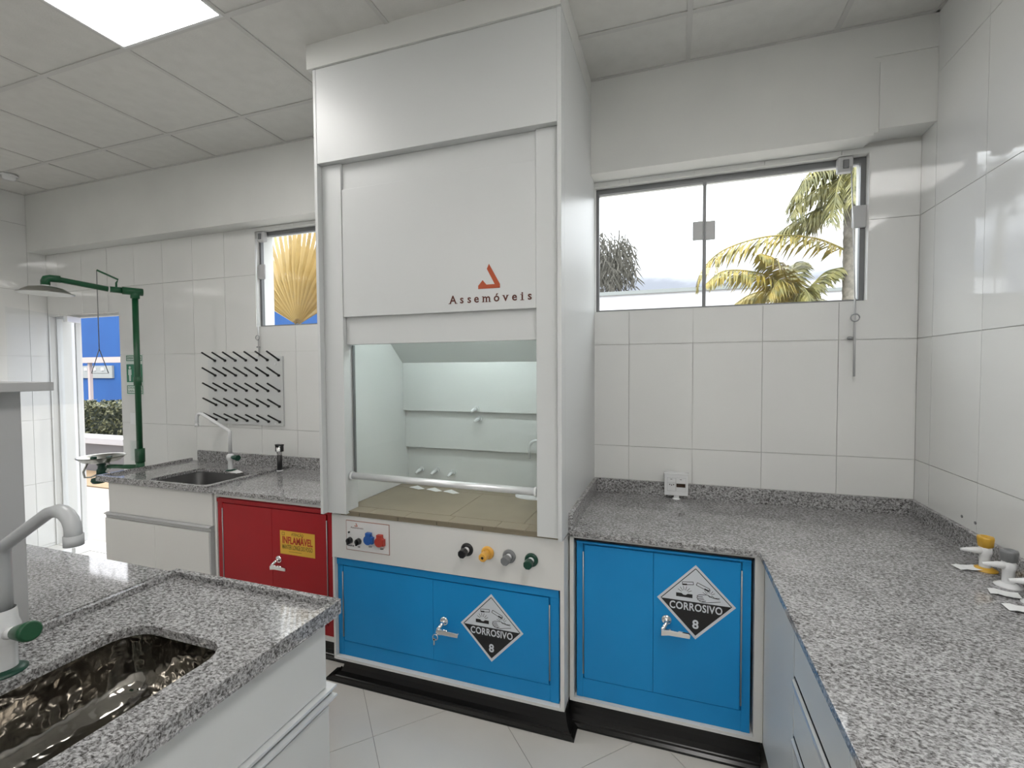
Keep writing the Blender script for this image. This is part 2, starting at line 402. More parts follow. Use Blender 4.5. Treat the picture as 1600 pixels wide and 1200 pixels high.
clamp(w1, .098, .152, 2.285, 2.385); clamp(w1, .160, .212, 2.282, 2.382); clamp(w1, .828, .889, 2.278, 2.386); clamp(w2, -2.936, -2.875, 2.275, 2.385)
def roller(parent, x, flip, chainz):
    m = MB(); m.box(x-.032, x+.032, .0, .037, 2.545, 2.618); m.build('latch_housing', 'greyplate', parent, .006)
    m = MB(); m.box(x-.012, x+.012, -.008, 0, 2.56, 2.60); m.build('latch_tongue', 'frame', parent, .002)
roller(w1, .79, 0, 0); roller(w2, -2.885, 0, 0)
def pull(x, z1, label, rings):
    t = thing('pull_rod', (x, -.03, z1), label, 'window pull')
    MB().tube([(x-.02, -.012, 2.56), (x-.012, -.025, 2.3), (x, -.03, 1.93)], .0028, 8).build('cord', 'silver', t)
    MB().tube([(x, -.03, 1.93), (x+.002, -.03, z1)], .0048, 8).build('rod', 'greyplate', t)
    for k, z in enumerate(rings):
        if k == 0: MB().tube(arc((x, -.036, z), .018, 0, 2*PI, 16), .003, 6).build('ring', 'alu', t)
        else: MB().lathe((x-.014, -.02, z-.008), [(0, 0), (.010, .002), (.014, .008), (.010, .014), (0, .016)], 12).build('bead', 'alu', t)
pull(.828, 1.557, 'thin metal pull rod hanging below the right window', (1.838, 1.742))
pull(-2.888, 1.70, 'thin metal pull rod hanging in front of the pegboard', (1.838, 1.77))

# ---------------------------------------------------------------- glazed doorway
df = MB(); yf0, yf1 = .05, .09
df.box(DR[0], DR[1], yf0, yf1, DH-.022, DH); df.box(DR[0], DR[0]+.012, yf0, yf1, 0.003, DH-.022); df.box(-5.135, -5.115, yf0, yf1, .003, DH-.022)
doorf = df.build('door_1', 'lam', kind='structure')
doorf['label'] = 'glazed doorway to the patio beside the emergency shower'
B(DR[0]+.012, -5.135, .066, .074, .012, DH-.022).build('sidelight', 'dglass', doorf)
# the leaf, swung inwards
d0 = Vector((-5.06, .045, 0)); dd = Vector((.558, -.83, 0)).normalized(); dn = Vector((dd.y, -dd.x, 0))
def slab(m, a, b, h0, h1, th):
    p = [d0+dd*a-dn*th/2, d0+dd*b-dn*th/2, d0+dd*b+dn*th/2, d0+dd*a+dn*th/2]
    return m.prism([(v.x, v.y) for v in p], 'z', h0, h1)
leaf = thing('glass_door_leaf', (-5.06, .045, 0), 'clear frameless glass door leaf swung into the room at the far left', 'door')
slab(MB(), .0, .78, .012, 2.07, .009).build('glass_pane', 'dglass', leaf)
slab(MB(), -.005, .17, 2.025, 2.078, .03).build('patch_fitting', 'silver', leaf, .004)
slab(MB(), -.005, .17, .006, .058, .03).build('patch_fitting', 'silver', leaf, .004)
fc = thing('floor_cover', (-5.0, -.05, 0), 'flat pale floor spring cover plate at the glass doorway', 'cover plate')
B(-5.15, -4.93, -.10, .02, .001, .006).build('plate', 'wplastic', fc, .001); fc.location = (-5.0, -.05, .001)

# ---------------------------------------------------------------- outdoors
ground = B(-24, 12, WT+.001, 26, -.25, -.02).build('ground', 'pave'); tag(ground, 'pale paving of the patio outside the doorway', 'paving'); ground['kind'] = 'structure'
pl = thing('planter', (-8.8, 2.3, 0), 'long grey planter wall with a white coping in front of the blue building', 'planter')
B(-16, -6.0, 2.15, 2.35, -.02, .44).build('planter_wall', 'pwall', pl)
B(-16, -6.0, 2.10, 2.40, .44, .54).build('coping', 'owall', pl, .006)
B(-16, -6.0, 2.40, 3.4, -.02, .46).build('soil', 'soil', pl)
B(-16, -6.0, 1.50, 2.14, -.019, -.006).build('tan_border', 'tan', pl)
# hedge: leafy shell over a solid core
m = MB(); rnd = random.Random(3)
hd = thing('hedge', (-8.8, 2.85, .46), 'clipped leafy green hedge growing in the grey planter', 'hedge')
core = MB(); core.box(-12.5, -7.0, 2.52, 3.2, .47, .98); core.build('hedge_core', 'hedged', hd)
md = MB()
for i in range(5200):
    x = rnd.uniform(-12.4, -7.0); face = rnd.random()
    if face < .62: p = Vector((x, 2.50 + rnd.uniform(-.05, .05), rnd.uniform(.48, 1.02)))
    else: p = Vector((x, rnd.uniform(2.5, 3.2), 1.0 + rnd.uniform(-.05, .05)))
    s_ = rnd.uniform(.022, .045); q = Euler((rnd.uniform(-1.3, 1.3), rnd.uniform(-1.3, 1.3), rnd.uniform(0, 6.28))).to_matrix()
    vs = [p + q @ Vector(c) for c in ((-s_, 0, 0), (0, -s_*.5, s_*.12), (s_, 0, 0), (0, s_*.5, s_*.12))]
    (m if rnd.random() < .72 else md).add(vs, [(0, 1, 2), (0, 2, 3)])
m.build('leaves', 'hedge', hd, kind='stuff'); md.build('leaves', 'hedged', hd, kind='stuff')
# blue building
bb = thing('blue_building', (-13, 6.2, 0), 'blue painted building beyond the hedge with a pale beam and post', 'building')
B(-26, -6.2, 6.1, 9.0, -.02, 3.25).build('facade', 'bwall', bb)
B(-17, -8.0, 4.42, 4.58, 1.80, 1.93).build('beam', 'pink', bb)
B(-13.37, -13.30, 4.47, 4.53, -.02, 1.80).build('post', 'pink', bb)
B(-17.2, -15.3, 6.05, 6.1, 1.40, 1.76).build('sign_panel', 'opanel', bb)
for k, x in enumerate((-16.5, -16.1, -15.75)): B(x, x+.10, 6.03, 6.05, 1.62, 1.70).build('sign_mark', 'owall', bb)
pc = thing('pillar', (-5.85, .35, 0), 'white outdoor pillar seen through the glass at the doorway', 'pillar')
B(-5.94, -5.768, .30, .402, -.02, 3.3).build('shaft', 'owall', pc)
B(-5.785, -5.769, .292, .2995, -.02, 3.2).build('groove_strip', 'greyp', pc)  # thin dark strip beside the pillar's front corner
ow = thing('patio_wall', (-7.5, 1.2, 0), 'pale outdoor wall left of the patio, seen through the sidelight', 'wall')
B(-11, -7.0, .9, 1.05, -.02, 3.2).build('wall_face', 'owall', ow)
pw = thing('slim_pillar', (-3.14, .35, 0), 'slim white pillar outside at the left edge of the fan palm window', 'pillar')
B(-3.25, -3.15, .30, .34, -.02, 3.4).build('shaft', 'owall', pw)
# fan palm leaf outside window 2
fp = thing('fan_palm', (-4.52, 2.05, 0), 'tan pleated fan palm leaf filling the left window', 'palm')
MB().tube([(-4.5, 2.3, -.02), (-4.52, 2.1, 1.2), (-4.54, 2.02, 2.2)], [.06, .04, .025], 10).build('leaf_stalk', 'trunk', fp)
c0 = Vector((-4.54, 2.0, 2.17)); nseg = 30
for i in range(nseg):
    a = math.radians(-64 + 128*(i+.5)/nseg); half = math.radians(128/nseg/2)
    Rj = .42 + .21*math.cos(a) + (.16 if i in (14, 15) else 0) + .02*(i % 2); Rt = 1.75 if abs(a) < 1.0 else 1.3
    def P(r, da, dy): return c0 + Vector((r*math.sin(a+da)*.92, dy, r*math.cos(a+da)))
    f = .034
    vs = [P(.03, -half, 0), P(.03, half, 0), P(.3, -half, f), P(.3, 0, -f), P(.3, half, f), P(Rj, -half*.98, f*1.6), P(Rj, 0, -f*1.6), P(Rj, half*.98, f*1.6),
          P(Rj*1.25, -half*.36, f), P(Rj*1.25, 0, -f), P(Rj*1.25, half*.36, f), P(Rt, -half*.16, .05), P(Rt, 0, .04), P(Rt, half*.16, .05), P(.03, 0, -.004)]
    MB().add(vs, [(0, 14, 3, 2), (14, 1, 4, 3), (2, 3, 6, 5), (3, 4, 7, 6), (5, 6, 9, 8), (6, 7, 10, 9), (8, 9, 12, 11), (9, 10, 13, 12)]).build('leaf_segment', 'fan' if i % 2 else 'fan2', fp)  # alternating tones put the pleats' light and shade into the leaf colour
    MB().tube([P(.04, half, -.012), P(.3, half, f-.010), P(Rj, half*.98, f*1.6-.010)], [.003, .0045, .002], 5).build('rib', 'fanrib', fp)
# palms outside window 1
def bez(pts, n):
    pts = [Vector(p) for p in pts]; out = []; k = len(pts)
    for i in range(n+1):
        t = i/n*(k-1); j = min(int(t), k-2); t -= j
        p0, p1, p2, p3 = pts[max(j-1, 0)], pts[j], pts[j+1], pts[min(j+2, k-1)]
        out.append(.5*((2*p1)+(p2-p0)*t+(2*p0-5*p1+4*p2-p3)*t*t+(3*p1-p0-3*p2+p3)*t**3))
    return out
def frond(parent, pts, m_, ll=.42, n=60, droop=.6, seed=0, hang=.55):
    rd = random.Random(seed); c = bez(pts, n); mb = MB()
    mb.tube(c, [.013*(1-.8*i/n)+.002 for i in range(n+1)], 6)
    for i in range(3, n+1):
        d = (c[min(i+1, n)]-c[i-1]).normalized(); side = d.cross(Vector((0, 0, 1))); side = side.normalized() if side.length > .1 else Vector((0, 1, 0))
        lu = side.cross(d); L = ll*math.sin(PI*min(1, .12+i/n*.86))**.6*(.8+.4*rd.random())
        for sg in (-1, 1):
            v = (side*sg*.55 + d*.55 - Vector((0, 0, hang)) + Vector((rd.uniform(-.2, .2), rd.uniform(-.2, .2), rd.uniform(-.2, .2)))).normalized(); p0 = c[i]; wv = d*.014
            p1 = p0+v*L*.5; p2 = p1+(v+Vector((0, 0, -droop*1.3))).normalized()*L*.5
            mb.add([p0-wv*.5, p0+wv*.5, p1-wv*1.25, p1+wv*1.25, p2], [(0, 1, 3, 2), (2, 3, 4)])
    mb.build('frond', m_, parent)
tp = thing('tall_palm', (2.05, 4, -.02), 'tall palm with a ringed grey trunk at the right side of the window', 'palm tree')
tk = [(2.07, 4, -.02 + i*.06) for i in range(76)]
MB().tube(tk, [.062+.005*(i % 2) for i in range(76)], 14).build('trunk', 'trunk', tp)
F1 = [
 ([(2.05, 4.0, 3.05), (1.65, 3.9, 3.22), (1.12, 3.7, 3.23), (0.62, 3.6, 3.09), (0.36, 3.5, 2.85), (0.28, 3.5, 2.6)], 'palmyel', .36),
 ([(2.04, 4.0, 4.07), (1.80, 3.85, 4.06), (1.55, 3.6, 3.93), (1.36, 3.5, 3.60)], 'palmleaf', .34),
 ([(2.05, 4.0, 3.96), (1.78, 3.9, 3.85), (1.50, 3.8, 3.66), (1.36, 3.7, 3.44)], 'palmleaf', .34),
 ([(2.05, 4.0, 3.85), (1.88, 4.0, 3.67), (1.69, 4.2, 3.50), (1.55, 4.3, 3.4)], 'palmleaf', .30),
 ([(2.05, 4.0, 3.75), (1.80, 3.95, 3.62), (1.50, 3.9, 3.47), (1.25, 3.9, 3.30)], 'palmleaf', .30),
 ([(2.04, 4.0, 4.16), (2.18, 3.8, 3.95), (2.25, 3.7, 3.43)], 'palmleaf', .40),
 ([(2.04, 4.0, 4.07), (1.86, 3.7, 3.80), (1.76, 3.5, 3.45), (1.70, 3.4, 3.25)], 'palmleaf', .34),
 ([(2.07, 4.0, 4.3), (1.9, 3.9, 4.6), (1.5, 3.8, 4.6), (1.2, 3.7, 4.3)], 'palmleaf', .42),
 ([(2.07, 4.0, 4.3), (2.4, 4.1, 4.6), (2.8, 4.2, 4.4), (3.1, 4.3, 3.9)], 'palmleaf', .42),
 ([(2.05, 4.0, 4.2), (1.85, 4.1, 4.15), (1.60, 4.2, 4.0), (1.45, 4.3, 3.75)], 'palmleaf', .40),
 ([(2.05, 4.1, 4.1), (1.95, 4.2, 3.95), (1.80, 4.3, 3.72), (1.72, 4.35, 3.5)], 'palmleaf', .36),
 ([(2.05, 4.0, 4.0), (2.02, 3.7, 3.95), (1.95, 3.5, 3.7), (1.92, 3.4, 3.45)], 'palmleaf', .32),
 ([(2.06, 4.0, 4.1), (2.3, 4.1, 4.1), (2.5, 4.2, 3.85), (2.55, 4.2, 3.5)], 'palmleaf', .40)]
for k, (p, mm, ll) in enumerate(F1): frond(tp, p, mm, ll, seed=k)
lp2 = thing('low_palm', (1.44, 4.2, -.02), 'low yellow green palm with fronds spreading in front of the white wall', 'palm tree')
MB().tube([(1.44, 4.3, -.02), (1.46, 4.3, 1.2), (1.44, 4.1, 2.35)], [.06, .05, .04], 12).build('trunk', 'trunk', lp2)
F2 = [
 ([(1.44, 4.05, 2.42), (1.25, 3.8, 2.69), (0.93, 3.6, 2.79), (0.58, 3.4, 2.78), (0.38, 3.3, 2.62)], 'palmyel', .34),
 ([(1.44, 4.0, 2.42), (1.21, 4.0, 2.6), (0.97, 4.0, 2.57), (0.78, 4.0, 2.45)], 'palmyel', .28),
 ([(1.44, 4.0, 2.42), (1.46, 4.05, 2.75), (1.50, 4.1, 2.95), (1.62, 4.2, 3.0)], 'palmleaf', .26),
 ([(1.44, 4.0, 2.42), (1.65, 4.0, 2.62), (1.82, 4.0, 2.80), (2.0, 4.0, 2.85)], 'palmleaf', .28),
 ([(1.44, 4.0, 2.42), (1.34, 3.8, 2.74), (1.18, 3.6, 2.92), (1.0, 3.5, 2.98)], 'palmyel', .30),
 ([(1.44, 4.0, 2.42), (1.52, 3.9, 2.61), (1.56, 3.7, 2.5), (1.57, 3.6, 2.3)], 'palmleaf', .28),
 ([(1.44, 4.0, 2.42), (1.36, 3.8, 2.66), (1.22, 3.6, 2.66), (1.10, 3.5, 2.45)], 'palmyel', .30),
 ([(1.44, 4.1, 2.42), (1.70, 4.2, 2.52), (1.9, 4.3, 2.5)], 'palmleaf', .26)]
for k, (p, mm, ll) in enumerate(F2): frond(lp2, p, mm, ll, seed=40+k)
# distant trees and white buildings
def tree(x, y, h, r, label, n=900, seed=1, zb=-.02):
    t = thing('distant_tree', (x, y, zb), label, 'tree'); rd = random.Random(seed)
    MB().tube([(x, y, zb), (x+.1, y, h*.55), (x, y, h*.85)], [.16, .12, .04], 8).build('trunk', 'trunk', t)
    mb = MB()
    for i in range(n):
        th = rd.uniform(0, 2*PI); ph = rd.uniform(-.6, 1.0); rr = r*rd.random()**.45
        p = Vector((x + rr*math.cos(th)*math.cos(ph), y + rr*.6*math.sin(th)*math.cos(ph), h - r*1.05 + rr*1.3*math.sin(ph) - (rd.random()**2)*r*1.1))
        L = rd.uniform(.18, .5); v = Vector((rd.uniform(-.5, .5), rd.uniform(-.3, .3), -rd.uniform(.3, 1))).normalized()*L; s_ = Vector((.022, 0, .01))
        mb.add([p-s_, p+s_, p+v*.6+s_*.8, p+v], [(0, 1, 2), (0, 2, 3)])
    mb.build('foliage', 'drytree', t, kind='stuff')
tree(-2.15, 14, 6.6, 1.0, 'hazy drooping tree at the left edge of the right window', 1500, 2)
tree(1.35, 16, 4.95, .75, 'small far tree behind the white wall, left of the low palm', 450, 5)
tree(2.5, 17, 5.0, .6, 'small far tree behind the white wall, under the arching frond', 350, 9)
tree(-4.62, 10, 6.4, .55, 'brown hanging foliage beyond the fan palm, left window', 400, 4)
wb = thing('white_building', (0, 8.2, 0), 'low white building with a flat parapet beyond the right window', 'building')
B(-3.6, 2.3, 8.0, 11, -.02, 3.30).build('wall_face', 'owall', wb)
B(-3.65, 2.35, 7.95, 11.05, 3.30, 3.38).build('parapet_cap', 'opanel', wb)
wb2 = thing('white_outbuilding', (3.2, 7.2, 0), 'white outbuilding behind the tall palm trunk', 'building')
B(2.36, 6.0, 7.0, 9, -.02, 3.22).build('wall_face', 'owall', wb2); B(2.36, 6.0, 6.97, 7.0, 3.0, 3.06).build('ledge', 'opanel', wb2)

# ---------------------------------------------------------------- fume hood
hx0, hx1 = -1.638, -.425; BX0, BX1 = -1.625, -.430
hood = thing('fume_hood', (-1.03, -.4, 0), 'tall white laboratory fume hood with a glass sash between the two granite benches', 'fume hood')
# side panels with their front edges
B(hx0, hx0+.016, -.80, -.002, .893, 3.024).build('side_panel', 'lam', hood, .001)
B(hx1-.017, hx1, -.80, -.74, .893, 3.024).build('side_panel', 'lam', hood, .001)
m = MB(); m.box(hx1-.017, hx1, -.74, YB-.001, .893, 3.024); m.box(hx1-.017, hx1, YB-.001, -.0, .905, ZB-.002); m.build('side_panel', 'lam', hood)
# fascia
B(hx0+.0165, hx1-.0175, -.799, -.70, 2.583, 3.024).build('top_fascia', 'lam', hood, .0015)
CY0 = -.770
B(hx0+.0165, -1.512, CY0, -.68, .893, 2.582).build('front_column', 'lam', hood, .0015)
B(-.540, hx1-.0175, CY0, -.68, .893, 2.582).build('front_column', 'lam', hood, .0015)
B(-1.511, -.541, CY0+.012, -.70, 2.46, 2.582).build('sash_header', 'lam', hood, .001)
B(-1.511, -.541, CY0+.004, -.733, 1.853, 2.459).build('sash_cover_panel', 'lam', hood, .0015)
B(-1.511, -.541, CY0+.022, -.716, 1.722, 1.880).build('sash_rail_panel', 'lam', hood, .0015)
# glass sash with tubular handle
B(-1.505, -.545, -.712, -.706, 1.085, 1.90).build('sash_glass', 'sglass', hood)
B(-1.505, -1.501, -.716, -.702, 1.085, 1.72).build('sash_edge', 'frame', hood)
m = MB().cyl((-1.497, -.735, 1.078), (-.556, -.735, 1.072), .0165, n=24)
hb = m.build('sash_handle', 'silver', hood)
MB().cyl((-.560, -.735, 1.072), (-.550, -.735, 1.072), .0205, n=20).build('end_cap', 'wplastic', hb)
MB().cyl((-1.507, -.735, 1.078), (-1.495, -.735, 1.078), .0205, n=20).build('end_cap', 'wplastic', hb)
# chamber lining
B(-1.575, -1.566, -.679, -.03, .906, 2.1).build('chamber_side', 'inner', hood)
B(-.455, -.446, -.679, -.03, .906, 2.1).build('chamber_side', 'inner', hood)
B(-1.566, -.455, -.04, -.03, .906, 2.1).build('chamber_back', 'inner', hood)
B(-1.566, -.455, -.679, -.03, 2.1, 2.11).build('chamber_roof', 'inner', hood)
B(-1.5655, -.4555, -.192, -.180, 1.352, 1.640).build('upper_baffle', 'inner', hood, .001)
B(-1.5655, -.4555, -.166, -.154, 1.125, 1.40).build('middle_baffle', 'inner', hood, .001)
B(-1.5655, -.4555, -.140, -.128, .907, 1.17).build('lower_baffle', 'inner', hood, .001)
MB().prism([(-.192, 1.640), (-.180, 1.640), (-.53, 1.97), (-.542, 1.965)], 'x', -1.5655, -.4555).build('sloping_baffle', 'inner', hood)
lt = B(-1.35, -.65, -.62, -.56, 1.985, 2.02).build('lamp_housing', 'wplastic', hood)
MB().cyl((-1.33, -.59, 1.972), (-.67, -.59, 1.972), .013, n=14).build('lamp_tube', 'tube', lt)
# base carcass around the recessed steel cabinet
ZP = .138; HF = -.741
m = MB()
m.box(BX0, BX1, HF, -.66, .660, .878)                     # control panel
m.box(BX0, BX0+.011, HF, -.005, ZP, .660); m.box(BX1-.018, BX1, HF, -.005, ZP, .660); m.box(BX0+.011, BX1-.018, HF, -.1, ZP, .151)
m.build('base_carcass', 'lam_w', hood, .001)
B(BX0, BX1, -.66, -.005, .665, .876).build('service_box', 'lam_w', hood)
def cove(name, xt, xf, yt, yf, zt, parent, sides=(True, True)):
    # concave skirting: upright at the top, sweeping out to a foot at the floor; xt / xf: extents at top and foot
    prof = [(0, zt), (0, .100), (.06, .072), (.20, .046), (.42, .026), (.60, .020), (.64, .026), (.68, .018), (.97, .010), (1, .006), (1, .001)]
    m = MB(); n = len(prof); vs = []
    for f, zz in prof:
        yy = yt + (yf-yt)*f
        vs.append((xt[0]+(xf[0]-xt[0])*f, yy, zz)); vs.append((xt[1]+(xf[1]-xt[1])*f, yy, zz))
    m.add(vs, [(2*i, 2*i+1, 2*i+3, 2*i+2) for i in range(n-1)])
    for s_, on in ((0, sides[0]), (1, sides[1])):
        if on:
            b = [(vs[2*i+s_][0], yt+.05, vs[2*i+s_][2]) for i in range(n)]
            m.add([vs[2*i+s_] for i in range(n)]+b, [(i, i+1, n+i+1, n+i) for i in range(n-1)])
    return m.build(name, 'black', parent)
cove('skirting', (BX0+.022, BX1-.006), (-1.700, -.392), -.690, -.726, ZP-.001, hood)
for o in [x for x in bpy.data.objects if x.name.startswith('skirting')]: pass
# ceramic worktop: individual brown tiles with a tiled front edge
wt = B(-1.565, -.452, -.742, -.031, .879, .8995).build('worktop', 'bgrout', hood)
xj = [-1.565, -1.402, -1.189, -.968, -.728, -.512, -.452]
yj = [-.7535, -.672, -.28, -.031]
xk = [[-1.565, -1.40, -1.20, -.97, -.735, -.60, -.452], [-1.565, -1.0, -.63, -.452], [-1.565, -1.10, -.60, -.452]]
for r_ in range(3):
    for i in range(len(xk[r_])-1):
        B(xk[r_][i]+.001, xk[r_][i+1]-.001, yj[r_]+.001, yj[r_+1]-.001, .8995, .9055).build('worktop_tile', 'brown', wt)
for i in range(5):
    xa = [-1.565, -1.455, -1.235, -1.03, -.80, -.452]
    B(xa[i]+.002, xa[i+1]-.002, -.7465, -.7425, .8795, .8972).build('edge_tile', 'brown', wt)
# small oval sink, gooseneck, nozzles inside the chamber
cup = thing('cup_sink', (-.715, -.262, .906), 'small oval white cup sink at the right rear of the fume hood worktop', 'sink')
mm_ = MB()
def oval(mb, c, prof, n=28):
    vs = [(c[0]+a_*math.cos(2*PI*i/n), c[1]+b_*math.sin(2*PI*i/n), c[2]+h) for a_, b_, h in prof for i in range(n)]
    return mb.add(vs, [(j*n+i, j*n+(i+1) % n, (j+1)*n+(i+1) % n, (j+1)*n+i) for j in range(len(prof)-1) for i in range(n)], True)
oval(mm_, (-.715, -.262, .906), [(.10, .055, 0), (.10, .055, .008), (.088, .045, .010), (.080, .038, .003), (.07, .03, .0015), (0.001, .001, .0015)]).build('rim', 'wplastic', cup)
gn = thing('gooseneck_spout', (-.665, -.143, 1.0), 'white gooseneck water spout above the cup sink in the fume hood', 'spout')
MB().tube([(-.665, -.149, 1.15)] + [(-.665, -.16, 1.16)] + [Vector((-.665, -.18, 1.16))] + arc((-.71, -.20, 1.16), .045, 0, PI, 10) + [(-.755, -.20, 1.10)], [.008]*13+[.006], 10).build('tube', 'wplastic', gn)
MB().lathe((-.665, -.1405, 1.15), [(.0, 0), (.02, 0), (.02, .008), (0, .008)], 14, 'y').build('flange', 'wplastic', gn)
nz = thing('hose_nozzle', (-1.45, -.14, .985), '', 'nozzle', 'gas nozzles in the fume hood')
MB().cyl((-1.45, -.1405, .985), (-1.45, -.152, .985), .017, n=14).build('flange', 'wplastic', nz)
MB().tube([(-1.45, -.152, .985), (-1.452, -.18, .982), (-1.456, -.205, .972)], [.012, .010, .006], 10).build('spigot', 'wplastic', nz)
nzs = [(-1.47, -.14, .985), (-1.365, -.14, .985), (-1.255, -.14, .98), (-1.075, -.192, 1.372), (-1.068, -.166, 1.312)]
NL = ['white hose nozzle low on the hood back, leftmost of three', 'white hose nozzle low on the hood back, middle of three', 'white hose nozzle low on the hood back, rightmost of three',
      'white hose nozzle on the upper baffle of the fume hood', 'white hose nozzle just under the upper baffle edge of the fume hood']
for k, p in enumerate(nzs):
    t = nz if k == 0 else copy_tree(nz); t.location = p; t['label'] = NL[k]
for k, x in enumerate((-1.42, -1.30, -1.185)):
    t = thing('paper_slip', (x, -.30, .906), ['crumpled white paper slip on the hood worktop, leftmost', 'crumpled white paper slip on the hood worktop, middle', 'crumpled white paper slip on the hood worktop, rightmost'][k], 'paper', 'paper slips in the fume hood')
    y = -.285 - .012*k
    MB().add([(x-.05, y+.02, .9065), (x+.03, y-.03, .909), (x+.055, y+.0, .9065), (x-.01, y+.03, .915), (x-.02, y-.005, .907), (x-.048, y-.002, .908)], [(0, 5, 4), (0, 4, 3), (4, 1, 3), (1, 2, 3)]).build('sheet', 'paper', t)
# control plate
cp = B(-1.534, -1.290, -.7440, -.7429, .711, .853).build('control_plate', 'plate', hood)
def frame_(m, x0, x1, z0, z1, y0, y1, t): m.box(x0, x1, y0, y1, z0, z0+t); m.box(x0, x1, y0, y1, z1-t, z1); m.box(x0, x0+t, y0, y1, z0, z1); m.box(x1-t, x1, y0, y1, z0, z1); return m
B(-1.5375, -1.2865, -.7428, -.7412, .7075, .8565).build('plate_border', 'line', hood, .009, 5)
YP = -.7442
def logo(m, ox, oy, s, y0, y1):    # the maker's mark: a slanted bar with a hooked foot
    P_ = [(0, .105), (-.010, .084), (.026, .017), (-.012, .017), (-.030, .037), (-.051, .014), (-.051, 0), (.050, 0), (.050, .016)]
    return m.prism([(ox+a_*s, oy+b_*s) for a_, b_ in P_], 'y', y0, y1)
logo(MB(), -1.477, .829, .17, YP-.0006, YP).build('emblem', 'rust', cp)
text('Assemóveis', 'rustd', cp, -1.472, YP, .822, .011, width=.075)
MB().cyl((-1.518, YP, .797), (-1.518, YP-.005, .797), .0045, n=12).build('indicator', 'blackp', cp)
for x, s_ in ((-1.513, 1), (-1.462, 1)):
    kb = MB().cyl((x, YP, .757), (x, YP-.016, .757), .0165, .014, n=20).build('switch_knob', 'blackp', cp)
    MB().box(x-.004, x+.004, YP-.024, YP-.016, .742, .772).build('knob_grip', 'blackp', kb, .001)
for x, mm, z in ((-1.398, 'blued', .775), (-1.335, 'redd', .772)):
    sk = MB().cyl((x, YP, z), (x, YP-.02, z), .024, .023, n=28).box(x-.014, x+.014, YP-.018, YP, z+.012, z+.034).box(x+.006, x+.027, YP-.017, YP, z-.018, z+.014).build('socket_cover', mm, cp, .001)
for b_, x, z, ww in (('EXAUSTOR', -1.510, .730, .040), ('LUZ', -1.462, .729, .014), ('127V', -1.396, .737, .019), ('220V', -1.330, .734, .019)): text(b_, 'signk', cp, x, YP, z, .009, width=ww, bold=.0003)
# service valves
vk = None
for k, (x, mm, lb) in enumerate(((-.878, 'blackp', 'black'), (-.778, 'orange', 'orange yellow'), (-.676, 'greyp', 'grey'), (-.574, 'dgreen', 'dark green'))):
    t = thing('service_valve', (x, -.741, .786-.003*k), lb + ' plastic service valve knob on the fume hood front', 'valve knob', 'service valves on the fume hood'); z = .786-.003*k
    MB().lathe((x, -.7415, z), [(.0, 0), (.030, 0), (.030, .004), (.024, .009), (.018, .009), (0, .009)], 28, 'y').build('flange', mm, t)
    MB().lathe((x, -.7505, z), [(.0145, 0), (.0135, .004), (.0125, .020)], 24, 'y').build('sleeve', 'wplastic' if mm != 'orange' else 'orange', t)
    kk = MB(); n_ = 8; vs = []
    for j, (r_, h) in enumerate([(.015, .018), (.0185, .022), (.0185, .048), (.016, .052), (.0, .052)]):
        vs += [(x + r_*(1+.06*(i % 2))*math.cos(2*PI*i/16), -.7505-h, z + r_*(1+.06*(i % 2))*math.sin(2*PI*i/16)) for i in range(16)]
    kk.add(vs, [(j*16+i, j*16+(i+1) % 16, (j+1)*16+(i+1) % 16, (j+1)*16+i) for j in range(4) for i in range(16)])
    kn = kk.build('knob', mm, t)
    if mm == 'orange': MB().cyl((x, -.8025, z), (x, -.8036, z), .006, n=12).build('knob_cap', 'blackp', kn)
# large logo and name
lg = logo(MB(), -.752, 1.946, 1.0, -.7672, -.7662)
lg.build('emblem', 'rust', hood, label='orange angular emblem')
xs_ = [-.925, -.882, -.846, -.812, -.765, -.718, -.677, -.637, -.602, -.569]
for ch, x in zip('Assemóveis', xs_):
    zc_ = 1.904 if ch != 'A' else 1.905
    o = text(ch, 'rustd', hood, x, -.7664, 0, .050, bold=.0009, name='letter')
    zz = [v.co.z for v in o.data.vertices]; dz = 1.888 - min(zz)
    for v in o.data.vertices: v.co.z += dz
    # slab feet of the serif lettering
    xs2 = [v.co.x + hood.location.x for v in o.data.vertices]; xa, xb = min(xs2), max(xs2); sf = MB(); y0, y1 = -.7669, -.7661
    if ch == 'A': sf.box(xa-.004, xa+.009, y0, y1, 1.888, 1.8905); sf.box(xb-.009, xb+.004, y0, y1, 1.888, 1.8905)
    if ch == 'm':
        for c_ in (xa+.002, (xa+xb)/2, xb-.002): sf.box(c_-.006, c_+.006, y0, y1, 1.888, 1.8905)
        sf.box(xa-.004, xa+.003, y0, y1, 1.911, 1.9135)
    if ch == 'i': sf.box(xa-.005, xb+.005, y0, y1, 1.888, 1.8905); sf.box(xa-.005, xb, y0, y1, 1.911, 1.9135)
    if ch == 'v': sf.box(xa-.003, xa+.008, y0, y1, 1.9115, 1.914); sf.box(xb-.008, xb+.003, y0, y1, 1.9115, 1.914)
    if sf.v: sf.build('serif', 'rustd', hood)

